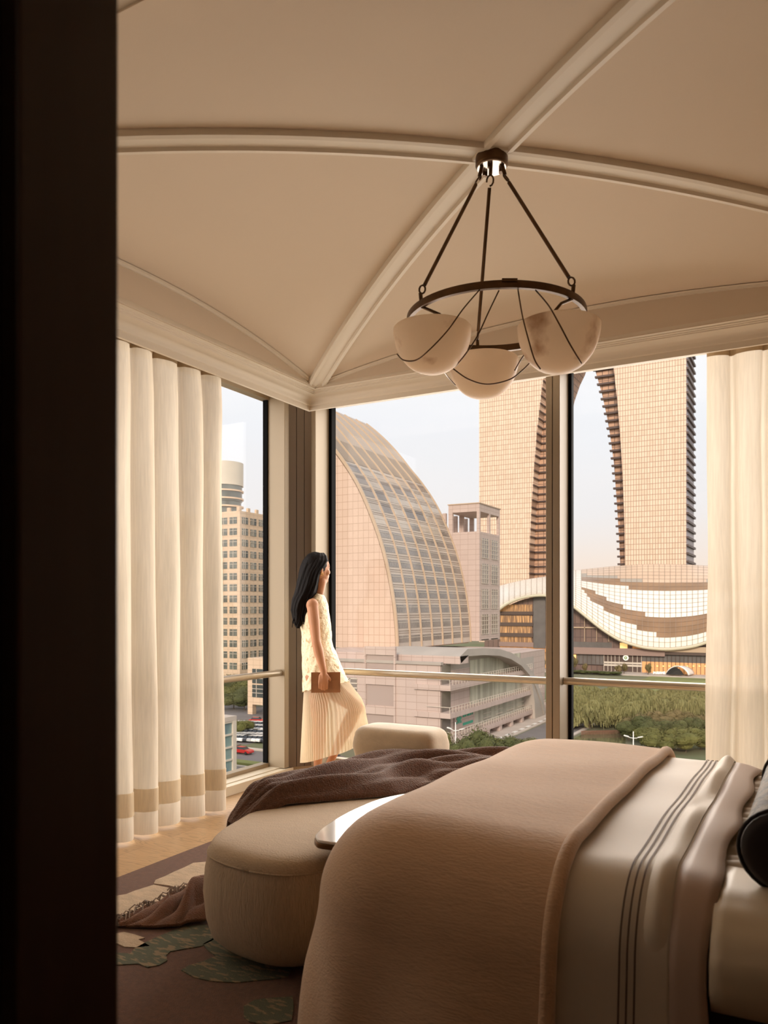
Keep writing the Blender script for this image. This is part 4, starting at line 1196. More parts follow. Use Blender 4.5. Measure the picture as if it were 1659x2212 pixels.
motif([(920,1990),(990,1950),(1050,1940),(1240,1920),(1240,2080),(1080,2110),(960,2090),(925,2060)], 2)
tag(mb.build('area_rug', [M_rug, M_rcream, M_rgreen]), 'brown area rug with cream petals and green leaf patches under the bench and bed', 'rug')

# ---- bed -----------------------------------------------------------------------------
M_blanket = mat('camel_blanket', srgb(224, 186, 150), .95, vary=.07, vscale=26, vstretch=(.4, 1.5, 3), bump=.35, bscale=150, bstretch=(.35, 1.3, 1.3), sheen=.6, detail=8)
M_sheet = mat('ivory_duvet', srgb(226, 214, 196), .55, vary=.05, vscale=5, sheen=.15)
M_stripe = mat('stripe_brown', srgb(104, 82, 68), .7)
M_mauve = mat('mauve_hem', srgb(186, 160, 142), .5, sheen=.2)
M_satin = mat('satin_cotton', srgb(216, 200, 174), .42, vary=.05, vscale=4)
M_base = mat('bed_base', srgb(52, 38, 28), .6)
BXF, BXH, BYN, BYF, BZ = -1.275, .93, 1.83, 3.60, .658      # foot, head, near side, far side, top
BED = empty('bed', (-.1, 2.7, 0)); tag(BED, 'wide low bed made up in ivory linen, its foot towards the window corner', 'bed')
MB().box(BXF+.12, BXH, BYN+.08, BYF-.08, .05, .40).build('bed_base', M_base, BED, bevel=.02)
mb = MB()
def soft_box(mb, x0, x1, y0, y1, z0, z1, r, nx=24, ny=20, puff=.02, e=3.5):
    rings = []
    cx, cy = (x0+x1)/2, (y0+y1)/2; hx, hy = (x1-x0)/2, (y1-y0)/2
    N_ = 64
    levels = [(0, .0), (.0, .25)]
    zs = []
    for t in range(7):
        a = pi/2*t/6; zs.append((r*(1-sin(a)), z0+r*(1-cos(a))))
    for t in range(1, 5): zs.append((-puff*sin(pi*t/5), z0+r+(z1-z0-2*r)*t/5))
    for t in range(7):
        a = pi/2*t/6; zs.append((r*(1-cos(a)), z1-r*(1-sin(a))))
    for t in (1, 2, 3, 4, 5): zs.append((r+(min(hx, hy)-r)*t/5, z1+puff*.8*(1-(1-t/5)**2)))
    for ins, z in zs:
        ring = []
        for k_ in range(N_):
            a = 2*pi*k_/N_; c, s_ = cos(a), sin(a)
            ex = 2/e
            ring.append((cx+max(hx-ins, .001)*(1 if c > 0 else -1)*abs(c)**ex, cy+max(hy-ins, .001)*(1 if s_ > 0 else -1)*abs(s_)**ex, z))
        rings.append(ring)
    mb.loft(rings)
soft_box(mb, BXF+.12, BXH, BYN+.10, BYF-.10, .36, .626, .09, e=9, puff=.005)
mb.build('mattress', M_satin, BED, smooth=True)
def drape(x0, x1, off, hang_f, hang_s, R_, nu, nv, crown=.035, x_end=None, foot=True, wav=.010, seed=0., hemwave=0, fl=.10):
    """cloth laid over the bed: u along X from the foot hang to x1, v across from near hang to far hang"""
    hw = (BYF-BYN)/2; cy = (BYF+BYN)/2
    ex0 = BXF+R_ if foot else -99
    Lu0 = -(hang_f) if foot else x0
    def f(u, v):
        if foot: cx = (BXF+R_-hang_f)+u*((x1)-(BXF+R_-hang_f))
        else: cx = x0+(x1-x0)*u
        wy = (hw-R_+hang_s)*(2*v-1)
        dx = max(0, ex0-cx); dy = max(0, abs(wy)-(hw-R_)); sg = 1 if wy > 0 else -1
        bx = max(cx, ex0); by = min(abs(wy), hw-R_)*sg
        d = (dx**2.5+dy**2.5)**(1/2.5) if dx or dy else 0
        if d > 0:
            nx_, ny_ = -dx, sg*dy; l_ = hypot(nx_, ny_); nx_ /= l_; ny_ /= l_
        else: nx_ = ny_ = 0
        if d < R_*pi/2: o_, dn = R_*sin(d/R_), R_*(1-cos(d/R_))
        else: o_, dn = R_, R_+(d-R_*pi/2)
        flare = fl*max(0, dn-R_)
        fold = wav*min(1, max(0, dn-R_*.6)/.3)*(sin(cx*7+seed)+.6*sin(cx*15+1+seed)+ (sin(by*6+seed)+.5*sin(by*13) if dx > 0 else 0))
        o_ += flare+fold+off
        z = BZ+off+crown*(1-min(1, abs(wy)/(hw))**2)*min(1, max(0, (cx-ex0+.2))/.5 if foot else 1)-dn
        z += .004*sin(cx*9+by*4+seed)+.003*sin(cx*4-by*11)
        z = max(z, .02+off)
        return (bx+nx_*o_, by+ny_*o_+cy, z)
    mb = MB(); mb.grid(f, nu, nv); return mb, f
# duvet (lower layer), turned-down top with stripes and a mauve hem
mb, fd = drape(-.60, -.285, .010, 0, .62, .19, 40, 90, crown=.008, foot=False, wav=.012)
duv = mb.build('duvet', M_sheet, BED, smooth=True, solid=.012)
mb = MB()
for a in (-.395, -.378, -.361):
    mb.grid(lambda u, v: tuple(Vector(fd((a+.0045*u+.60)/.315, v))+Vector((0, -.009 if v < .5 else .009, .0085))), 1, 90)
mb.build('stripe', M_stripe, duv, smooth=True)
mb = MB()
def hemf(u, v):
    p = Vector(fd(1.0, v)); lift = .012*sin(v*38)+.010*sin(v*23)
    return p+Vector((.085*u+.008*sin(v*34)*u, -.006*(1 if v < .5 else -1)-.02*u*(1 if v < .3 else 0), .004-.018*u*u+lift*.25*u))
mb.grid(hemf, 4, 110); mb.build('hem', M_mauve, BED, smooth=True, solid=.006)
# a soft roll in the turned-down cloth
mb = MB()
def roll(u, v):
    x = -.345+.055*u
    p = Vector(fd((x+.60)/.315, .08+.84*v)); k_ = sin(pi*u)
    return p+Vector((0, 0, .012+.022*k_*(.6+.4*sin(v*9+1)+.35*sin(v*23))))
mb.grid(roll, 10, 90); mb.build('turned_fold', M_sheet, duv, smooth=True)
# blanket over the foot of the bed
mb, fb = drape(0, -.55, .045, .80, .80, .26, 70, 120, crown=.002, wav=.012, seed=0, fl=.13)
BL = mb.build('blanket', M_blanket, smooth=True, solid=.022)
tag(BL, 'large camel wool blanket spread over the foot of the bed and hanging to the floor', 'blanket')
# thick rolled edge
mb = MB(); mb.tube([Vector(fb(1, v/80))+Vector((0, 0, .004)) for v in range(81)], .020, 10); mb.build('rolled_edge', M_blanket, BL, smooth=True)
# fitted sheet side and gathered pillow sham
mb = MB()
def side(u, v):
    x = -.20+1.13*u; a = v
    pts = ((BYN+.40, .630), (BYN+.22, .652), (BYN+.10, .650), (BYN+.03, .628), (BYN-.015, .59), (BYN-.04, .54), (BYN-.035, .48), (BYN-.01, .435), (BYN+.04, .41))
    f = a*(len(pts)-1.001); i = int(f); f -= i
    y = pts[i][0]*(1-f)+pts[i+1][0]*f; z = pts[i][1]*(1-f)+pts[i+1][1]*f
    return (x, y-.012*sin(x*9+a*3)*sin(pi*a), z+.01*sin(x*6+1)*sin(pi*a))
mb.grid(side, 40, 24); mb.build('fitted_sheet', M_satin, BED, smooth=True, solid=.01)
mb = MB()
mb.grid(lambda u, v: (-.27+.40*u, BYN+.20+1.42*v, .634+.012*min(1,u*3)+.008*sin(v*62+3*u)*(.3+.7*u)+.005*sin(v*131)-.03*max(0, v-.85)), 14, 160)
mb.build('gathered_sheet', mat('gathered_cotton', srgb(186, 170, 148), .6), BED, smooth=True, solid=.004)
# pillows lying at the head
def pillow(x0, x1, y0, y1, z0, h_, label, m=M_satin, tilt=0, gather=0):
    mb = MB(); cx, cy = (x0+x1)/2, (y0+y1)/2
    def pf(sgn):
        def f(u, v):
            a, b = 2*u-1, 2*v-1
            t = max(0, (1-abs(a)**2.6)*(1-abs(b)**2.6))**.45
            pin = 1-.06*(1-abs(b)**2)*abs(a)
            g_ = gather*sin(b*38+2*sin(a*5))*(1-t*.2)*.5
            return (cx+a*(x1-x0)/2*pin, cy+b*(y1-y0)/2*(1-.05*(1-a*a)*abs(b)), z0+h_/2+sgn*(h_/2)*t+g_*sgn*(t > 0))
        return f
    mb.grid(pf(1), 30, 40); mb.grid(pf(-1), 30, 40)
    o = mb.build('pillow', m, smooth=True)
    tag(o, label, 'pillow', 'pillows on the bed'); return o
pillow(.06, .60, 1.90, 2.66, .645, .11, 'ivory pillow lying nearest at the head of the bed beside the dark bolster end', gather=.006)
pillow(-.17, .55, 2.70, 3.50, .635, .10, 'ivory pillow lying farther back at the head of the bed, behind the bolsters', gather=.012)
# bolsters
M_brocade = mat('brocade', srgb(122, 106, 84), .6, col2=srgb(76, 62, 48), vscale=30, contrast=(.45,.55), bump=.4, bscale=120)
M_velv = mat('bolster_end', srgb(30, 20, 16), .8, sheen=.1)
def bolster(c, r_, ln, ang, label):
    e = empty('bolster_cushion', c); tag(e, label, 'cushion', 'bolsters on the bed')
    ax = Vector((sin(ang), cos(ang), .16)).normalized(); sd = Vector((ax.y, -ax.x, 0)).normalized(); uz = sd.cross(ax); c = Vector(c)
    def ring(t, rr_): return [c+ax*t+sd*rr_*cos(k_*2*pi/32)+uz*rr_*sin(k_*2*pi/32) for k_ in range(32)]
    MB().loft([ring(.015, r_-.004), ring(.03, r_), ring(ln-.03, r_), ring(ln-.015, r_-.004)]).build('bolster_body', M_brocade, e, smooth=True, angle=50)
    MB().loft([ring(-.002, r_*.55), ring(0, r_-.02), ring(.008, r_-.006), ring(.016, r_-.003)]).build('bolster_end', M_velv, e, smooth=True, angle=60)
    for t in (.02, ln-.02):
        pts = [p for p in ring(t, r_+.003)]; pts.append(pts[0]); MB().tube(pts, .005, 6).build('piping', M_velv, e, smooth=True)
bolster((-.060, 1.96, .744), .098, .50, .06, 'fat brocade bolster with a round black end at the right edge of the bed')
bolster((.00, 2.55, .84), .100, .55, .05, 'brocade bolster farther back, only its dark piped rim showing above the pillow')

# ---- bench (ottoman chaise) ---------------------------------------------------------
M_bench = mat('bench_boucle', srgb(206, 182, 152), .9, vary=.10, vscale=40, vstretch=(3, 3, .25), bump=.7, bscale=160, bstretch=(1.6, 1.6, .12), sheen=.3)
M_benchtop = mat('bench_top', srgb(206, 182, 152), .9, vary=.07, vscale=30, vstretch=(.5, 3, 1), bump=.4, bscale=160, sheen=.3)
CHS = empty('chaise_bench', (-1.8, 3.1, 0)); tag(CHS, 'long cream upholstered bench with rounded ends between the bed foot and the glass', 'bench')
outline = [(-1.72,2.14),(-1.56,2.18),(-1.47,2.32),(-1.43,2.55),(-1.43,2.85),(-1.45,3.2),(-1.49,3.55),(-1.56,3.86),(-1.74,4.12),(-1.98,4.24),(-2.22,4.18),(-2.36,3.98),(-2.38,3.7),(-2.33,3.4),(-2.26,3.1),(-2.18,2.8),(-2.12,2.55),(-2.06,2.34),(-1.94,2.19)]
def spline_closed(pl, per=5):
    out = []; n_ = len(pl)
    for i in range(n_):
        p0, p1, p2, p3 = [Vector((*pl[(i+k_) % n_], 0)) for k_ in (-1, 0, 1, 2)]
        for k_ in range(per):
            t = k_/per; out.append(.5*((2*p1)+(-p0+p2)*t+(2*p0-5*p1+4*p2-p3)*t*t+(-p0+3*p1-3*p2+p3)*t**3))
    return out
OL = spline_closed(outline)
def inset(pts, d):
    n_ = len(pts); out = []
    for i in range(n_):
        t = (pts[(i+1) % n_]-pts[i-1]).normalized(); nr = Vector((-t.y, t.x, 0))
        out.append(pts[i]+nr*d)
    return out
def poly_area(p): return sum(a.x*b.y-b.x*a.y for a, b in zip(p, p[1:]+p[:1]))/2
sg = 1 if poly_area(OL) > 0 else -1
def bench_rings(lv): return [[(p_.x, p_.y, z) for p_ in inset(OL, sg*d)] for d, z in lv]
body = [(.10,.045),(.045,.055),(.015,.085),(-.005,.15),(-.015,.24),(-.008,.33),(.004,.385)]
MB().loft(bench_rings(body)).build('bench_body', M_bench, CHS, smooth=True, angle=60)
cen = Vector((sum(p_.x for p_ in OL)/len(OL), sum(p_.y for p_ in OL)/len(OL), 0))
top = bench_rings([(.005,.38),(.004,.390),(.012,.410),(.03,.425),(.06,.435),(.10,.441)])
def shrink(f, z):
    base = inset(OL, sg*.10); ax_a, ax_b = Vector((-1.72, 2.50, 0)), Vector((-1.98, 3.80, 0))
    out = []
    for p_ in base:
        t = max(0, min(1, (p_-ax_a).dot(ax_b-ax_a)/(ax_b-ax_a).length_squared)); q = ax_a.lerp(ax_b, t); r_ = p_.lerp(q, f)
        out.append((r_.x, r_.y, z))
    return out
top += [shrink(.35,.448), shrink(.7,.452), shrink(.97,.453)]
MB().loft(top).build('bench_top', M_benchtop, CHS, smooth=True)
mb = MB(); pts = [Vector((p_.x, p_.y, .386)) for p_ in inset(OL, sg*.002)]; pts.append(pts[0]); mb.tube(pts, .0035, 5); mb.build('seam', M_bench, CHS, smooth=True)
mb = MB(); mb.prism_xy([(p_.x, p_.y) for p_ in inset(OL, sg*.16)], .012, .05); mb.build('plinth', M_velv, CHS)
# back cushion at its far end
mb = MB(); soft_box(mb, -2.27, -1.77, 3.70, 3.98, .43, .640, .058, e=5, puff=.008)
mb.build('back_cushion', mat('bench_velvet', srgb(214,194,166), .85, vary=.14, vscale=9, sheen=.5, bump=.1, bscale=80), CHS, smooth=True)

# ---- brown throw over the bench --------------------------------------------------------
M_throw = mat('brown_throw', srgb(118, 78, 56), .95, vary=.3, vscale=70, bump=1.0, bscale=150, sheen=.5)
M_thr2 = mat('rust_throw', srgb(150, 100, 70), .95, vary=.25, vscale=35, bump=.9, bscale=260, sheen=.4)
spine = [(-2.20,2.62),(-2.10,2.86),(-1.99,3.12),(-1.90,3.36),(-1.77,3.54),(-1.56,3.66),(-1.34,3.74)]
def sp_at(u):
    f = u*(len(spine)-1.0001); i = int(f); f -= i
    p0 = Vector(spine[max(i-1,0)]); p1 = Vector(spine[i]); p2 = Vector(spine[i+1]); p3 = Vector(spine[min(i+2, len(spine)-1)])
    return .5*((2*p1)+(-p0+p2)*f+(2*p0-5*p1+4*p2-p3)*f*f+(-p0+3*p1-3*p2+p3)*f**3)
def throw(u, v):
    p = sp_at(u); q = sp_at(min(u+.01, 1)); t = (q-p) if u < .99 else (p-sp_at(u-.01)); t = t.normalized(); nr = Vector((t.y, -t.x))
    wd = .05+.27*min(1, u*2.6)**.8*(1-.30*max(0, u-.7)/.3)
    a = (v-.5)*2
    off = nr*(a*wd)
    edge = (1-abs(a)**6)
    rid = .055*(sin(a*7.5+u*5.5+1.2)*.5+.5)+.032*(sin(a*13-u*9+.4)*.5+.5)+.012*sin(a*24+u*13)
    z = .456+(.020+rid*(1.0 if u > .1 else u*10))*edge**.5*(.85+.15*u)
    x, y = p.x+off.x, p.y+off.y
    # fall over the left edge of the seat
    if a < -.55 and u < .55: z -= .22*(-a-.55)*(1-u/.55)
    if u < .12: z -= .10*(1-u/.12)
    return (x, y, z)
mb = MB(); mb.grid(throw, 110, 70)
TH = mb.build('throw_blanket', M_throw, smooth=True, solid=.016, recalc=False); tag(TH, 'dark brown wool throw lying in soft folds along the bench', 'throw')
md = TH.modifiers.new('sub', 'SUBSURF'); md.levels = 1; md.render_levels = 1
# the other end of a throw, fallen on the rug
fpts = [G(240+x/3.19, 1550+y/3.19, 0) for x, y in ((30,1455),(160,1385),(300,1330),(430,1290),(540,1225),(760,1215))]
bpts = [G(240+x/3.19, 1550+y/3.19, 0) for x, y in ((60,1475),(200,1480),(330,1485),(470,1480),(580,1455),(760,1440))]
def lerp_l(pl, u):
    f = u*(len(pl)-1.0001); i = int(f); return pl[i].lerp(pl[i+1], f-i)
def fthrow(u, v):
    p = lerp_l(fpts, u).lerp(lerp_l(bpts, u), v)
    h_ = (.020+.085*min(1, u*1.25)**1.5)*max(0, sin(pi*min(max(v, .02), .98)))**.6
    h_ *= .45+.55*abs(sin(v*9+u*11))+.35*sin(u*21+v*7)*u
    return (p.x, p.y, .018+max(.002, h_))
mb = MB(); mb.grid(fthrow, 70, 36)
FT = mb.build('throw_blanket', M_thr2, smooth=True, solid=.012, recalc=False); tag(FT, 'rust brown fringed throw end crumpled on the rug left of the bench', 'throw')
mb = MB(); rr = random.Random(5)
for q in range(70):
    u = q/70; p = Vector(fthrow(u*.8, .16+.1*rr.random())); d = Vector((rr.uniform(-.03,.03), rr.uniform(-.05,.01), 0))
    mb.tube([p+Vector((0,0,.012)), p+d*.5+Vector((0,0,.024)), p+d+Vector((0,0,.006))], .0028, 4)
for q in range(25):
    p = Vector(fthrow(.02*rr.random(), rr.random())); d = Vector((rr.uniform(-.06,-.02), rr.uniform(-.03,.01), 0)); mb.tube([p, p+d+Vector((0,0,.0))], .0028, 4)
mb.build('fringe', mat('fringe_grey', srgb(176,160,148), .9), FT)

# ---- side table -----------------------------------------------------------------------
M_lacq = mat('white_lacquer', srgb(240, 236, 232), .10, coat=.6)
M_gold = mat('bronze_edge', srgb(120, 84, 48), .35, metal=.5)
TB = empty('side_table', (-1.30, 2.6, 0)); tag(TB, 'white lacquered side table with a slim bronze rim sliding over the bench', 'side table')
to = [(-1.485,2.20),(-1.42,2.18),(-1.22,2.25),(-1.215,2.6),(-1.215,2.95),(-1.30,3.02),(-1.45,2.98),(-1.55,2.80),(-1.565,2.60),(-1.55,2.42),(-1.52,2.27)]
TO = spline_closed(to, 6)
MB().prism_xy([(p_.x, p_.y) for p_ in inset(TO, (1 if poly_area(TO) > 0 else -1)*.003)], .512, .522).build('table_top', M_lacq, TB, bevel=.003)
MB().prism_xy([(p_.x, p_.y) for p_ in TO], .494, .512).build('table_rim', M_gold, TB, bevel=.003)
MB().tube([(-1.30, 2.60, .013), (-1.30, 2.60, .495)], .022, 16).build('table_leg', M_gold, TB, smooth=True, angle=50)
MB().lathe([(.0,.012),(.06,.012),(.06,.022),(.0,.026)], (-1.30, 2.60, 0), 24).build('table_base', M_gold, TB, smooth=True, angle=40)
# ================================================================== the woman by the glass
WD = 5.73
def B(px, py, dd=0.0): return P(px, py, WD+dd)
M_skin = mat('skin', srgb(196, 140, 104), .5, vary=.05, vscale=6, spec=.35)
M_hair = mat('hair_black', srgb(22, 16, 15), .6, spec=.12, vary=.4, vscale=30, vstretch=(3, 3, .3), bump=.4, bscale=60, bstretch=(3, 3, .12))
M_lace = mat('lace_ivory', srgb(246, 230, 196), .7, col2=srgb(206, 176, 130), vscale=38, contrast=(.34, .44), bump=1.0, bscale=45, detail=5)
M_skirt = mat('pleated_chiffon', srgb(250, 238, 212), .7, trans=.35, alpha=.60, spec=.2)
M_bookc = mat('book_cover', srgb(160, 110, 72), .5, vary=.2, vscale=20); M_page = mat('book_pages', srgb(232, 214, 186), .8)
M_shoe = mat('shoe_white', srgb(240, 234, 224), .4)
WO = B(700, 1695); WO.z = 0
WM = empty('person', WO); tag(WM, 'woman with long black hair, ivory lace top and pleated skirt, holding a book', 'person')

bv = MB()
def cap(a, b, ra, rb, n=14):
    """tapered limb segment with rounded ends"""
    a = Vector(a); b = Vector(b); d = (b-a); L_ = d.length; d.normalize()
    up = Vector((0,0,1)) if abs(d.z) < .9 else Vector((1,0,0)); sd = d.cross(up).normalized(); up = sd.cross(d)
    pr = [(-ra*cos(t*pi/8), ra*sin(t*pi/8)) for t in range(0, 4)]+[(0, ra)]+[(L_*t/3, ra+(rb-ra)*t/3) for t in (1, 2)]+[(L_, rb)]+[(L_+rb*sin(t*pi/8), rb*cos(t*pi/8)) for t in (1, 2, 3, 4)]
    bv.loft([[a+d*x+(sd*cos(2*pi*k_/n)+up*sin(2*pi*k_/n))*max(r_, .0005) for k_ in range(n)] for x, r_ in pr])
def ell(c, ax, ay, az, n=16):
    """ellipsoid with three half-axis vectors"""
    c = Vector(c); ax = Vector(ax); ay = Vector(ay); az = Vector(az)
    bv.loft([[c+az*(-cos(pi*t/10))+(ax*cos(2*pi*k_/n)+ay*sin(2*pi*k_/n))*max(sin(pi*t/10), .01) for k_ in range(n)] for t in range(11)])
def chain(pts, rs):
    for i in range(len(pts)-1): cap(pts[i], pts[i+1], rs[i], rs[i+1])
# body directions: she faces right and away, towards the glass
FW = camvec(.86, .51)            # facing
SDn = camvec(.51, -.86)          # her right side, towards the camera
UP = Vector((0, 0, 1))
# torso
FT_ = camvec(1, .04); ST_ = camvec(-.04, -1)
def tor(px, py, dd, rf, rs, rz): ell(B(px, py, dd), FT_*rf, ST_*rs, UP*rz)
tor(680, 1322, .10, .082, .135, .11); tor(682, 1345, .10, .095, .130, .12); tor(683, 1385, .10, .085, .115, .12)
tor(686, 1425, .10, .098, .140, .12); tor(689, 1460, .10, .112, .158, .13)
ell(B(680, 1299, .09), FT_*.045, ST_*.130, UP*.036)
# neck and head
chain([B(680,1302,.09), B(689,1276,.08), B(692,1255,.075)], [.036, .040, .046])
HC = B(686, 1228, .075)
ell(HC, FW*.088, SDn*.072, UP*.103)
ell(HC+FW*.028-UP*.054, FW*.062, SDn*.055, UP*.056)              # jaw
cap(HC+FW*.060-UP*.092, HC+FW*.068-UP*.090, .021, .018)            # chin
ell(HC+FW*.073+UP*.012, FW*.016, SDn*.045, UP*.05)                # brow
cap(HC+FW*.086+UP*.005, HC+FW*.095-UP*.030, .007, .010)            # nose
ell(HC+FW*.082-UP*.053, FW*.011, SDn*.022, UP*.006); ell(HC+FW*.080-UP*.062, FW*.011, SDn*.020, UP*.007)
for s_ in (1, -1):
    ell(HC+FW*.056+SDn*s_*.038-UP*.028, FW*.028, SDn*.022, UP*.026)  # cheek
    e0 = HC+SDn*s_*.074-FW*.004-UP*.012
    ell(e0, FW*.015, SDn*.007, UP*.029); cap(e0-UP*.024, e0-UP*.026+FW*.002, .008, .007)
# near arm
SH = B(675, 1304, -.055); EL = B(683, 1386, -.115); WR = B(699, 1451, -.112)
ell(SH+UP*-.012, FT_*.046, ST_*.044, UP*.050)
chain([SH-UP*.015, SH.lerp(EL, .45), EL], [.043, .041, .033]); chain([EL, EL.lerp(WR, .3), WR.lerp(EL, .1), WR], [.034, .036, .025, .023])
# far arm resting in front
S2 = B(680, 1316, .20); E2 = B(692, 1385, .26); W2 = B(702, 1440, .22)
ell(S2, FW*.042, SDn*.04, UP*.045); chain([S2, E2, W2], [.040, .032, .022])
def hand(w, d, pal, curl, side, thumb_side, L_=.175, tight=1.0):
    """w wrist, d direction of the hand, pal towards the palm, side across the knuckles from little finger to index"""
    d = d.normalized(); side = side.normalized(); pal = pal.normalized()
    pc = w+d*L_*.27
    ell(pc, d*L_*.30, side*.037, pal*.014); chain([w, pc], [.022, .018]); cap(w+d*.02+side*.012, w+d*.07+side*.024, .013, .012); cap(w+d*.02-side*.012, w+d*.07-side*.024, .012, .010)
    for i, (o_, ln, r_) in enumerate(((-.029, .78, .0070), (-.010, .95, .0078), (.009, 1.0, .0082), (.027, .93, .0080))):
        k0 = w+d*(L_*.50-.006*abs(i-1.7))+side*o_
        l1, l2, l3 = .036*ln, .026*ln, .021*ln
        a1, a2, a3 = curl*(.5+.06*i), curl*1.1, curl*1.5
        p1 = k0+(d*cos(a1)+pal*sin(a1))*l1; p2 = p1+(d*cos(a2)+pal*sin(a2))*l2; p3 = p2+(d*cos(a3)+pal*sin(a3))*l3
        cap(k0-d*.02, k0, r_*1.15, r_*1.2); chain([k0, p1, p2, p3], [r_*1.15, r_, r_*.95, r_*.8])
    t0 = w+d*.030+side*.024*thumb_side+pal*.006; t1 = t0+(d*.7+side*.55*thumb_side+pal*.35).normalized()*.036; t2 = t1+(d*.9+side*.1*thumb_side+pal*.6).normalized()*.028
    t3 = t2+(d*.9+pal*.5-side*.1*thumb_side).normalized()*.022
    chain([t0, t1, t2, t3], [.013, .011, .0095, .0075])
DN = (B(700,1500)-B(699,1451)).normalized()
CAMD = camvec(0, 1)
hand(WR, (DN+camvec(-.05,0)).normalized(), CAMD, .55, camvec(1, .1), 1)
hand(W2, (camvec(.25, -.1)-UP).normalized(), -FW, .5, camvec(.3, -.9), 1)
# standing (near) leg, bent (far) leg
HP = B(688, 1480, .04); KN = B(690, 1562, .03); AN = B(686, 1664, .02)
chain([HP, HP.lerp(KN, .5), KN], [.082, .070, .050]); chain([KN, KN.lerp(AN, .35), AN.lerp(KN, .2), AN], [.048, .053, .032, .029])
H2 = B(702, 1478, .20); K2 = B(770, 1528, .09); A2 = B(714, 1644, .12)
chain([H2, H2.lerp(K2, .5), K2], [.080, .066, .047]); chain([K2, K2.lerp(A2, .33), A2.lerp(K2, .2), A2], [.050, .052, .032, .027])
def foot(an, fwd):
    fwd = fwd.normalized(); heel = Vector((an.x, an.y, .075))-fwd*.035; ball = Vector((an.x, an.y, .022))+fwd*.125; toe = ball+fwd*.055; toe.z = .018
    chain([an, heel], [.029, .024]); chain([heel, an+fwd*.05-UP*(an.z-.075), ball, toe], [.024, .034, .026, .014])
    ell(ball, fwd*.05, Vector((-fwd.y, fwd.x, 0))*.038, UP*.016)
    return heel, ball, toe, fwd
f1 = foot(AN, camvec(.55, .55)); f2 = foot(A2, camvec(.8, .35))
raw = bv.build('raw_body', M_skin, recalc=True)
rm = raw.modifiers.new('remesh', 'REMESH'); rm.mode = 'VOXEL'; rm.voxel_size = .0048; rm.use_smooth_shade = True
sm_ = raw.modifiers.new('smooth', 'SMOOTH'); sm_.factor = .5; sm_.iterations = 3
bpy.context.view_layer.update()
dg = bpy.context.evaluated_depsgraph_get()
me = bpy.data.meshes.new_from_object(raw.evaluated_get(dg)); me.name = 'body'
bpy.data.objects.remove(raw)
if not me.materials: me.materials.append(M_skin)
me.polygons.foreach_set('use_smooth', [True]*len(me.polygons))
body = bpy.data.objects.new('body', me); COL.objects.link(body); body.parent = WM; body.matrix_parent_inverse = WM.matrix_basis.inverted()

# eyes, lips
M_eye = mat('eye_dark', srgb(30, 20, 16), .2); M_lip = mat('lip', srgb(170, 84, 74), .4)
bv = MB()
for s_ in (1, -1): ell(HC+FW*.074+SDn*s_*.030-UP*.003, FW*.008, SDn*.013, UP*.006, 10)
bv.build('eyes', M_eye, WM, smooth=True)
bv = MB()
for s_ in (1, -1): ell(HC+FW*.081+SDn*s_*.028+UP*.018, FW*.006, SDn*.018, UP*.003, 10)
bv.build('eyebrows', M_hair, WM, smooth=True)
bv = MB(); ell(HC+FW*.086-UP*.053, FW*.009, SDn*.019, UP*.005, 10); ell(HC+FW*.084-UP*.061, FW*.009, SDn*.017, UP*.006, 10); bv.build('lips', M_lip, WM, smooth=True)
bv = MB(); q = HC+SDn*.083-FW*.004-UP*.044; pts = [q+FW*.008*sin(t*pi/6)+UP*.010*cos(t*pi/6) for t in range(13)]; bv.tube(pts, .0022, 6); bv.build('earring', mat('gold', srgb(212,170,90), .25, metal=.9), WM, smooth=True)

# clothes as closed sleeves round the body
def elring(cl, cr, py_l, py_r, dc, dh, n=72, mod=None):
    """ring spanning two picture columns at distance offset dc, depth half-thickness dh"""
    out = []
    for k_ in range(n):
        a = 2*pi*k_/n; c, s_ = cos(a), sin(a)
        m_ = 1+(mod(a) if mod else 0)
        px_ = (cl+cr)/2+(cr-cl)/2*c*m_
        py_ = py_l+(py_r-py_l)*(c*.5+.5)
        out.append(B(px_, py_, dc+dh*s_*m_))
    return out
# lace top
def lacemod(seed):
    return lambda a: .012*sin(a*9+seed*1.7)+.010*sin(a*17+seed*2.9)
top_lv = [(681,699,1281,1286,.085,.060),(673,703,1287,1292,.09,.095),(664,707,1299,1302,.095,.130),(657,709,1312,1313,.10,.148),(649,712,1328,1332,.10,.158),(648,714,1345,1348,.10,.158),
          (652,716,1366,1366,.10,.150),(652,716,1385,1382,.10,.145),(652,720,1405,1398,.10,.155),(653,727,1425,1413,.10,.168),(653,734,1445,1430,.10,.178),(654,741,1463,1448,.10,.184),(654,748,1480,1462,.10,.186),(653,754,1496,1474,.10,.188)]
rings = []
dense = []
for i in range(len(top_lv)-1):
    for k_ in range(4):
        t = k_/4; dense.append(tuple(a*(1-t)+b*t for a, b in zip(top_lv[i], top_lv[i+1])))
dense.append(top_lv[-1])
for i, l_ in enumerate(dense): rings.append(elring(*l_, n=96, mod=lacemod(i*.45)))
# scalloped hem
last = rings[-1]; rings[-1] = [Vector(p_)+UP*(.010*(abs(sin(k_*pi/96*16)))) for k_, p_ in enumerate(last)]
mb = MB(); mb.loft(rings, cap=False)
mb.build('lace_top', M_lace, WM, smooth=True, solid=.004)
# shoulder strap edge
mb = MB(); 
a1 = [B(694,1283,.02), B(688,1286,-.02), B(681,1290,-.05), B(675,1296,-.065)]
def ribbon(pts, w_, name, m):
    mb = MB(); mb.loft([[p_+SDn*.006+UP*.0, p_+FW*w_+SDn*.004, p_+FW*w_-SDn*.004, p_-SDn*.004] for p_ in pts]); mb.build(name, m, WM, smooth=True)
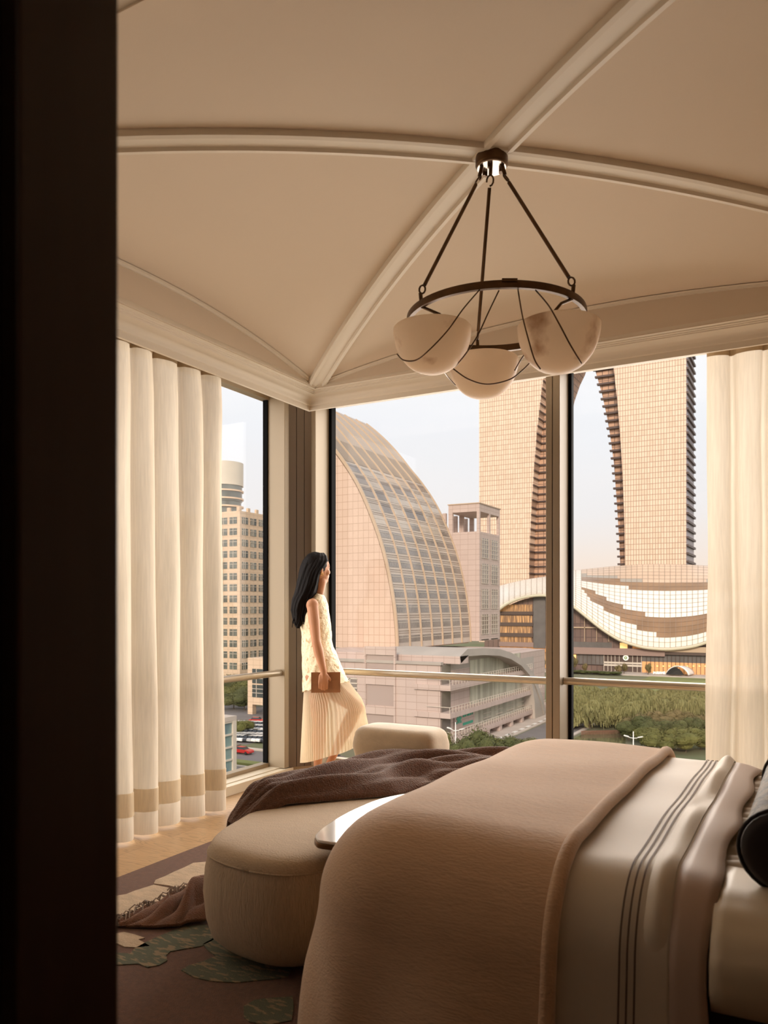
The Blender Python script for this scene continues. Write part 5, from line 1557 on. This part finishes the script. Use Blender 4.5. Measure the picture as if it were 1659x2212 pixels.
# skirt: accordion pleats
sk = []
NL = 16
for i in range(NL+1):
    t = i/NL
    l_ = 657-7*t; yl = 1482+166*t
    rp_ = ((0,746,1462),(.12,762,1484),(.25,780,1508),(.38,788,1528),(.55,790,1546),(.8,795,1570),(1,799,1592))
    for a, b in zip(rp_, rp_[1:]):
        if a[0] <= t <= b[0]:
            f = (t-a[0])/(b[0]-a[0]); r_ = a[1]+(b[1]-a[1])*f; yr = a[2]+(b[2]-a[2])*f
    n_ = 432; ring = []
    for k_ in range(n_):
        a = 2*pi*k_/n_; c, s_ = cos(a), sin(a)
        pl_ = (.010+.018*t)*(0, 1, 1, 0, -1, -1)[k_ % 6]
        px_ = (l_+r_)/2+(r_-l_)/2*(abs(c)**.8*(1 if c > 0 else -1))*(1+pl_)
        # the hem dips towards the middle and lifts to the knee
        py_ = yl+(yr-yl)*(c*.5+.5)**1.7
        ring.append(B(px_, py_, .10+(.165+.06*t)*s_*(1+pl_)+.05*max(0, c)*sin(pi*min(1, t*1.4))))
    sk.append(ring)
mb = MB(); mb.loft(sk, cap=False); mb.build('pleated_skirt', M_skirt, WM, recalc=True)

# hair: cap over the skull and a long wavy fall down the back
bv = MB()
def hell(c, ax, ay, az): ell(c, ax, ay, az, 24)
hell(HC-FW*.020+UP*.020, FW*.094, SDn*.084, UP*.104)
mb = bv
hr = [(1194,674,700,.075,.045),(1200,664,706,.075,.07),(1210,655,709,.07,.085),(1222,650,703,.06,.092),(1234,647,695,.05,.094),(1246,645,691,.045,.094),(1258,642,689,.04,.092),(1270,639,686,.035,.088),
      (1282,636,682,.03,.082),(1294,632,675,.03,.076),(1306,630,668,.03,.068),(1318,627,664,.03,.062),(1330,629,661,.03,.055),(1342,633,656,.03,.045),(1352,639,652,.03,.03),(1359,645,649,.03,.012)]
rings = []
for i in range(len(hr)-1):
    for k_ in range(4):
        t = k_/4; y_, l_, r_, dc, dh = (a*(1-t)+b*t for a, b in zip(hr[i], hr[i+1]))
        wv = 2.2*sin(y_*.11)*max(0, (y_-1270)/80)
        n_ = 72; ring = []
        for q in range(n_):
            a = 2*pi*q/n_; m_ = 1+.035*sin(a*7+y_*.03)+.03*sin(a*15+y_*.07)+.02*sin(a*31)
            ring.append(B((l_+r_)/2+(r_-l_)/2*cos(a)*m_+wv, y_, dc+dh*sin(a)*m_))
        rings.append(ring)
bv.loft(rings)
# loose locks
rr = random.Random(9)
for q in range(26):
    x0_ = 640+rr.random()*28; d0 = -.06+.14*rr.random(); ph = rr.random()*6
    pts = []
    for k_ in range(12):
        y_ = 1275+k_*(rr.uniform(6.2, 7.4)); t = k_/11
        pts.append(B(x0_-10*t*(1 if x0_ < 655 else .4)+3*sin(y_*.12+ph)*t, min(y_, 1362), d0*(1-.4*t)+.02))
    bv.tube(pts, [.010*(1-.75*(k_/11)**2) for k_ in range(12)], 6)
bv.build('hair', M_hair, WM, smooth=True)

# shoes: ankle strap, sole and slim heel
for hl, bl, to_, fw_ in (f1, f2):
    bv = MB(); bv.tube([hl-UP*.02, Vector((hl.x, hl.y, .004))-fw_*.006], [.010, .005], 8)
    sd_ = Vector((-fw_.y, fw_.x, 0))
    bv.grid(lambda u, v: hl.lerp(to_, u)+sd_*(.030*(2*v-1)*(.7+.5*sin(pi*u)))+UP*(-.026*(1-u)-.012+ -.012*sin(pi*u)), 12, 4)
    bv.build('shoe', M_shoe, WM, smooth=True, solid=.006)
    e0 = hl+UP*.03; pts = [e0+fw_*(.034*cos(t*pi/8)+.01)+sd_*.034*sin(t*pi/8) for t in range(17)]
    mb = MB(); mb.tube(pts, .004, 6); mb.build('shoe_strap', M_shoe, WM, smooth=True)

# the book she holds by its lower edge
c0 = B(704, 1474, -.082)
BK = empty('book', c0); tag(BK, 'small tan clothbound book held flat against the woman’s skirt', 'book')
ax_ = camvec(.103, .012); bz = UP*.073; dn_ = camvec(-.05, 1).normalized()
for s_ in (-1, 1):
    mb = MB(); mb.obox(c0+dn_*.009*s_, ax_, dn_*.0018, bz); mb.build('cover', M_bookc, BK)
mb = MB(); mb.obox(c0+ax_*.01, ax_*.96, dn_*.0075, bz*.965); mb.build('pages', M_page, BK)
mb = MB(); mb.obox(c0-ax_, ax_.normalized()*.002, dn_*.0108, bz); mb.build('spine', M_bookc, BK)
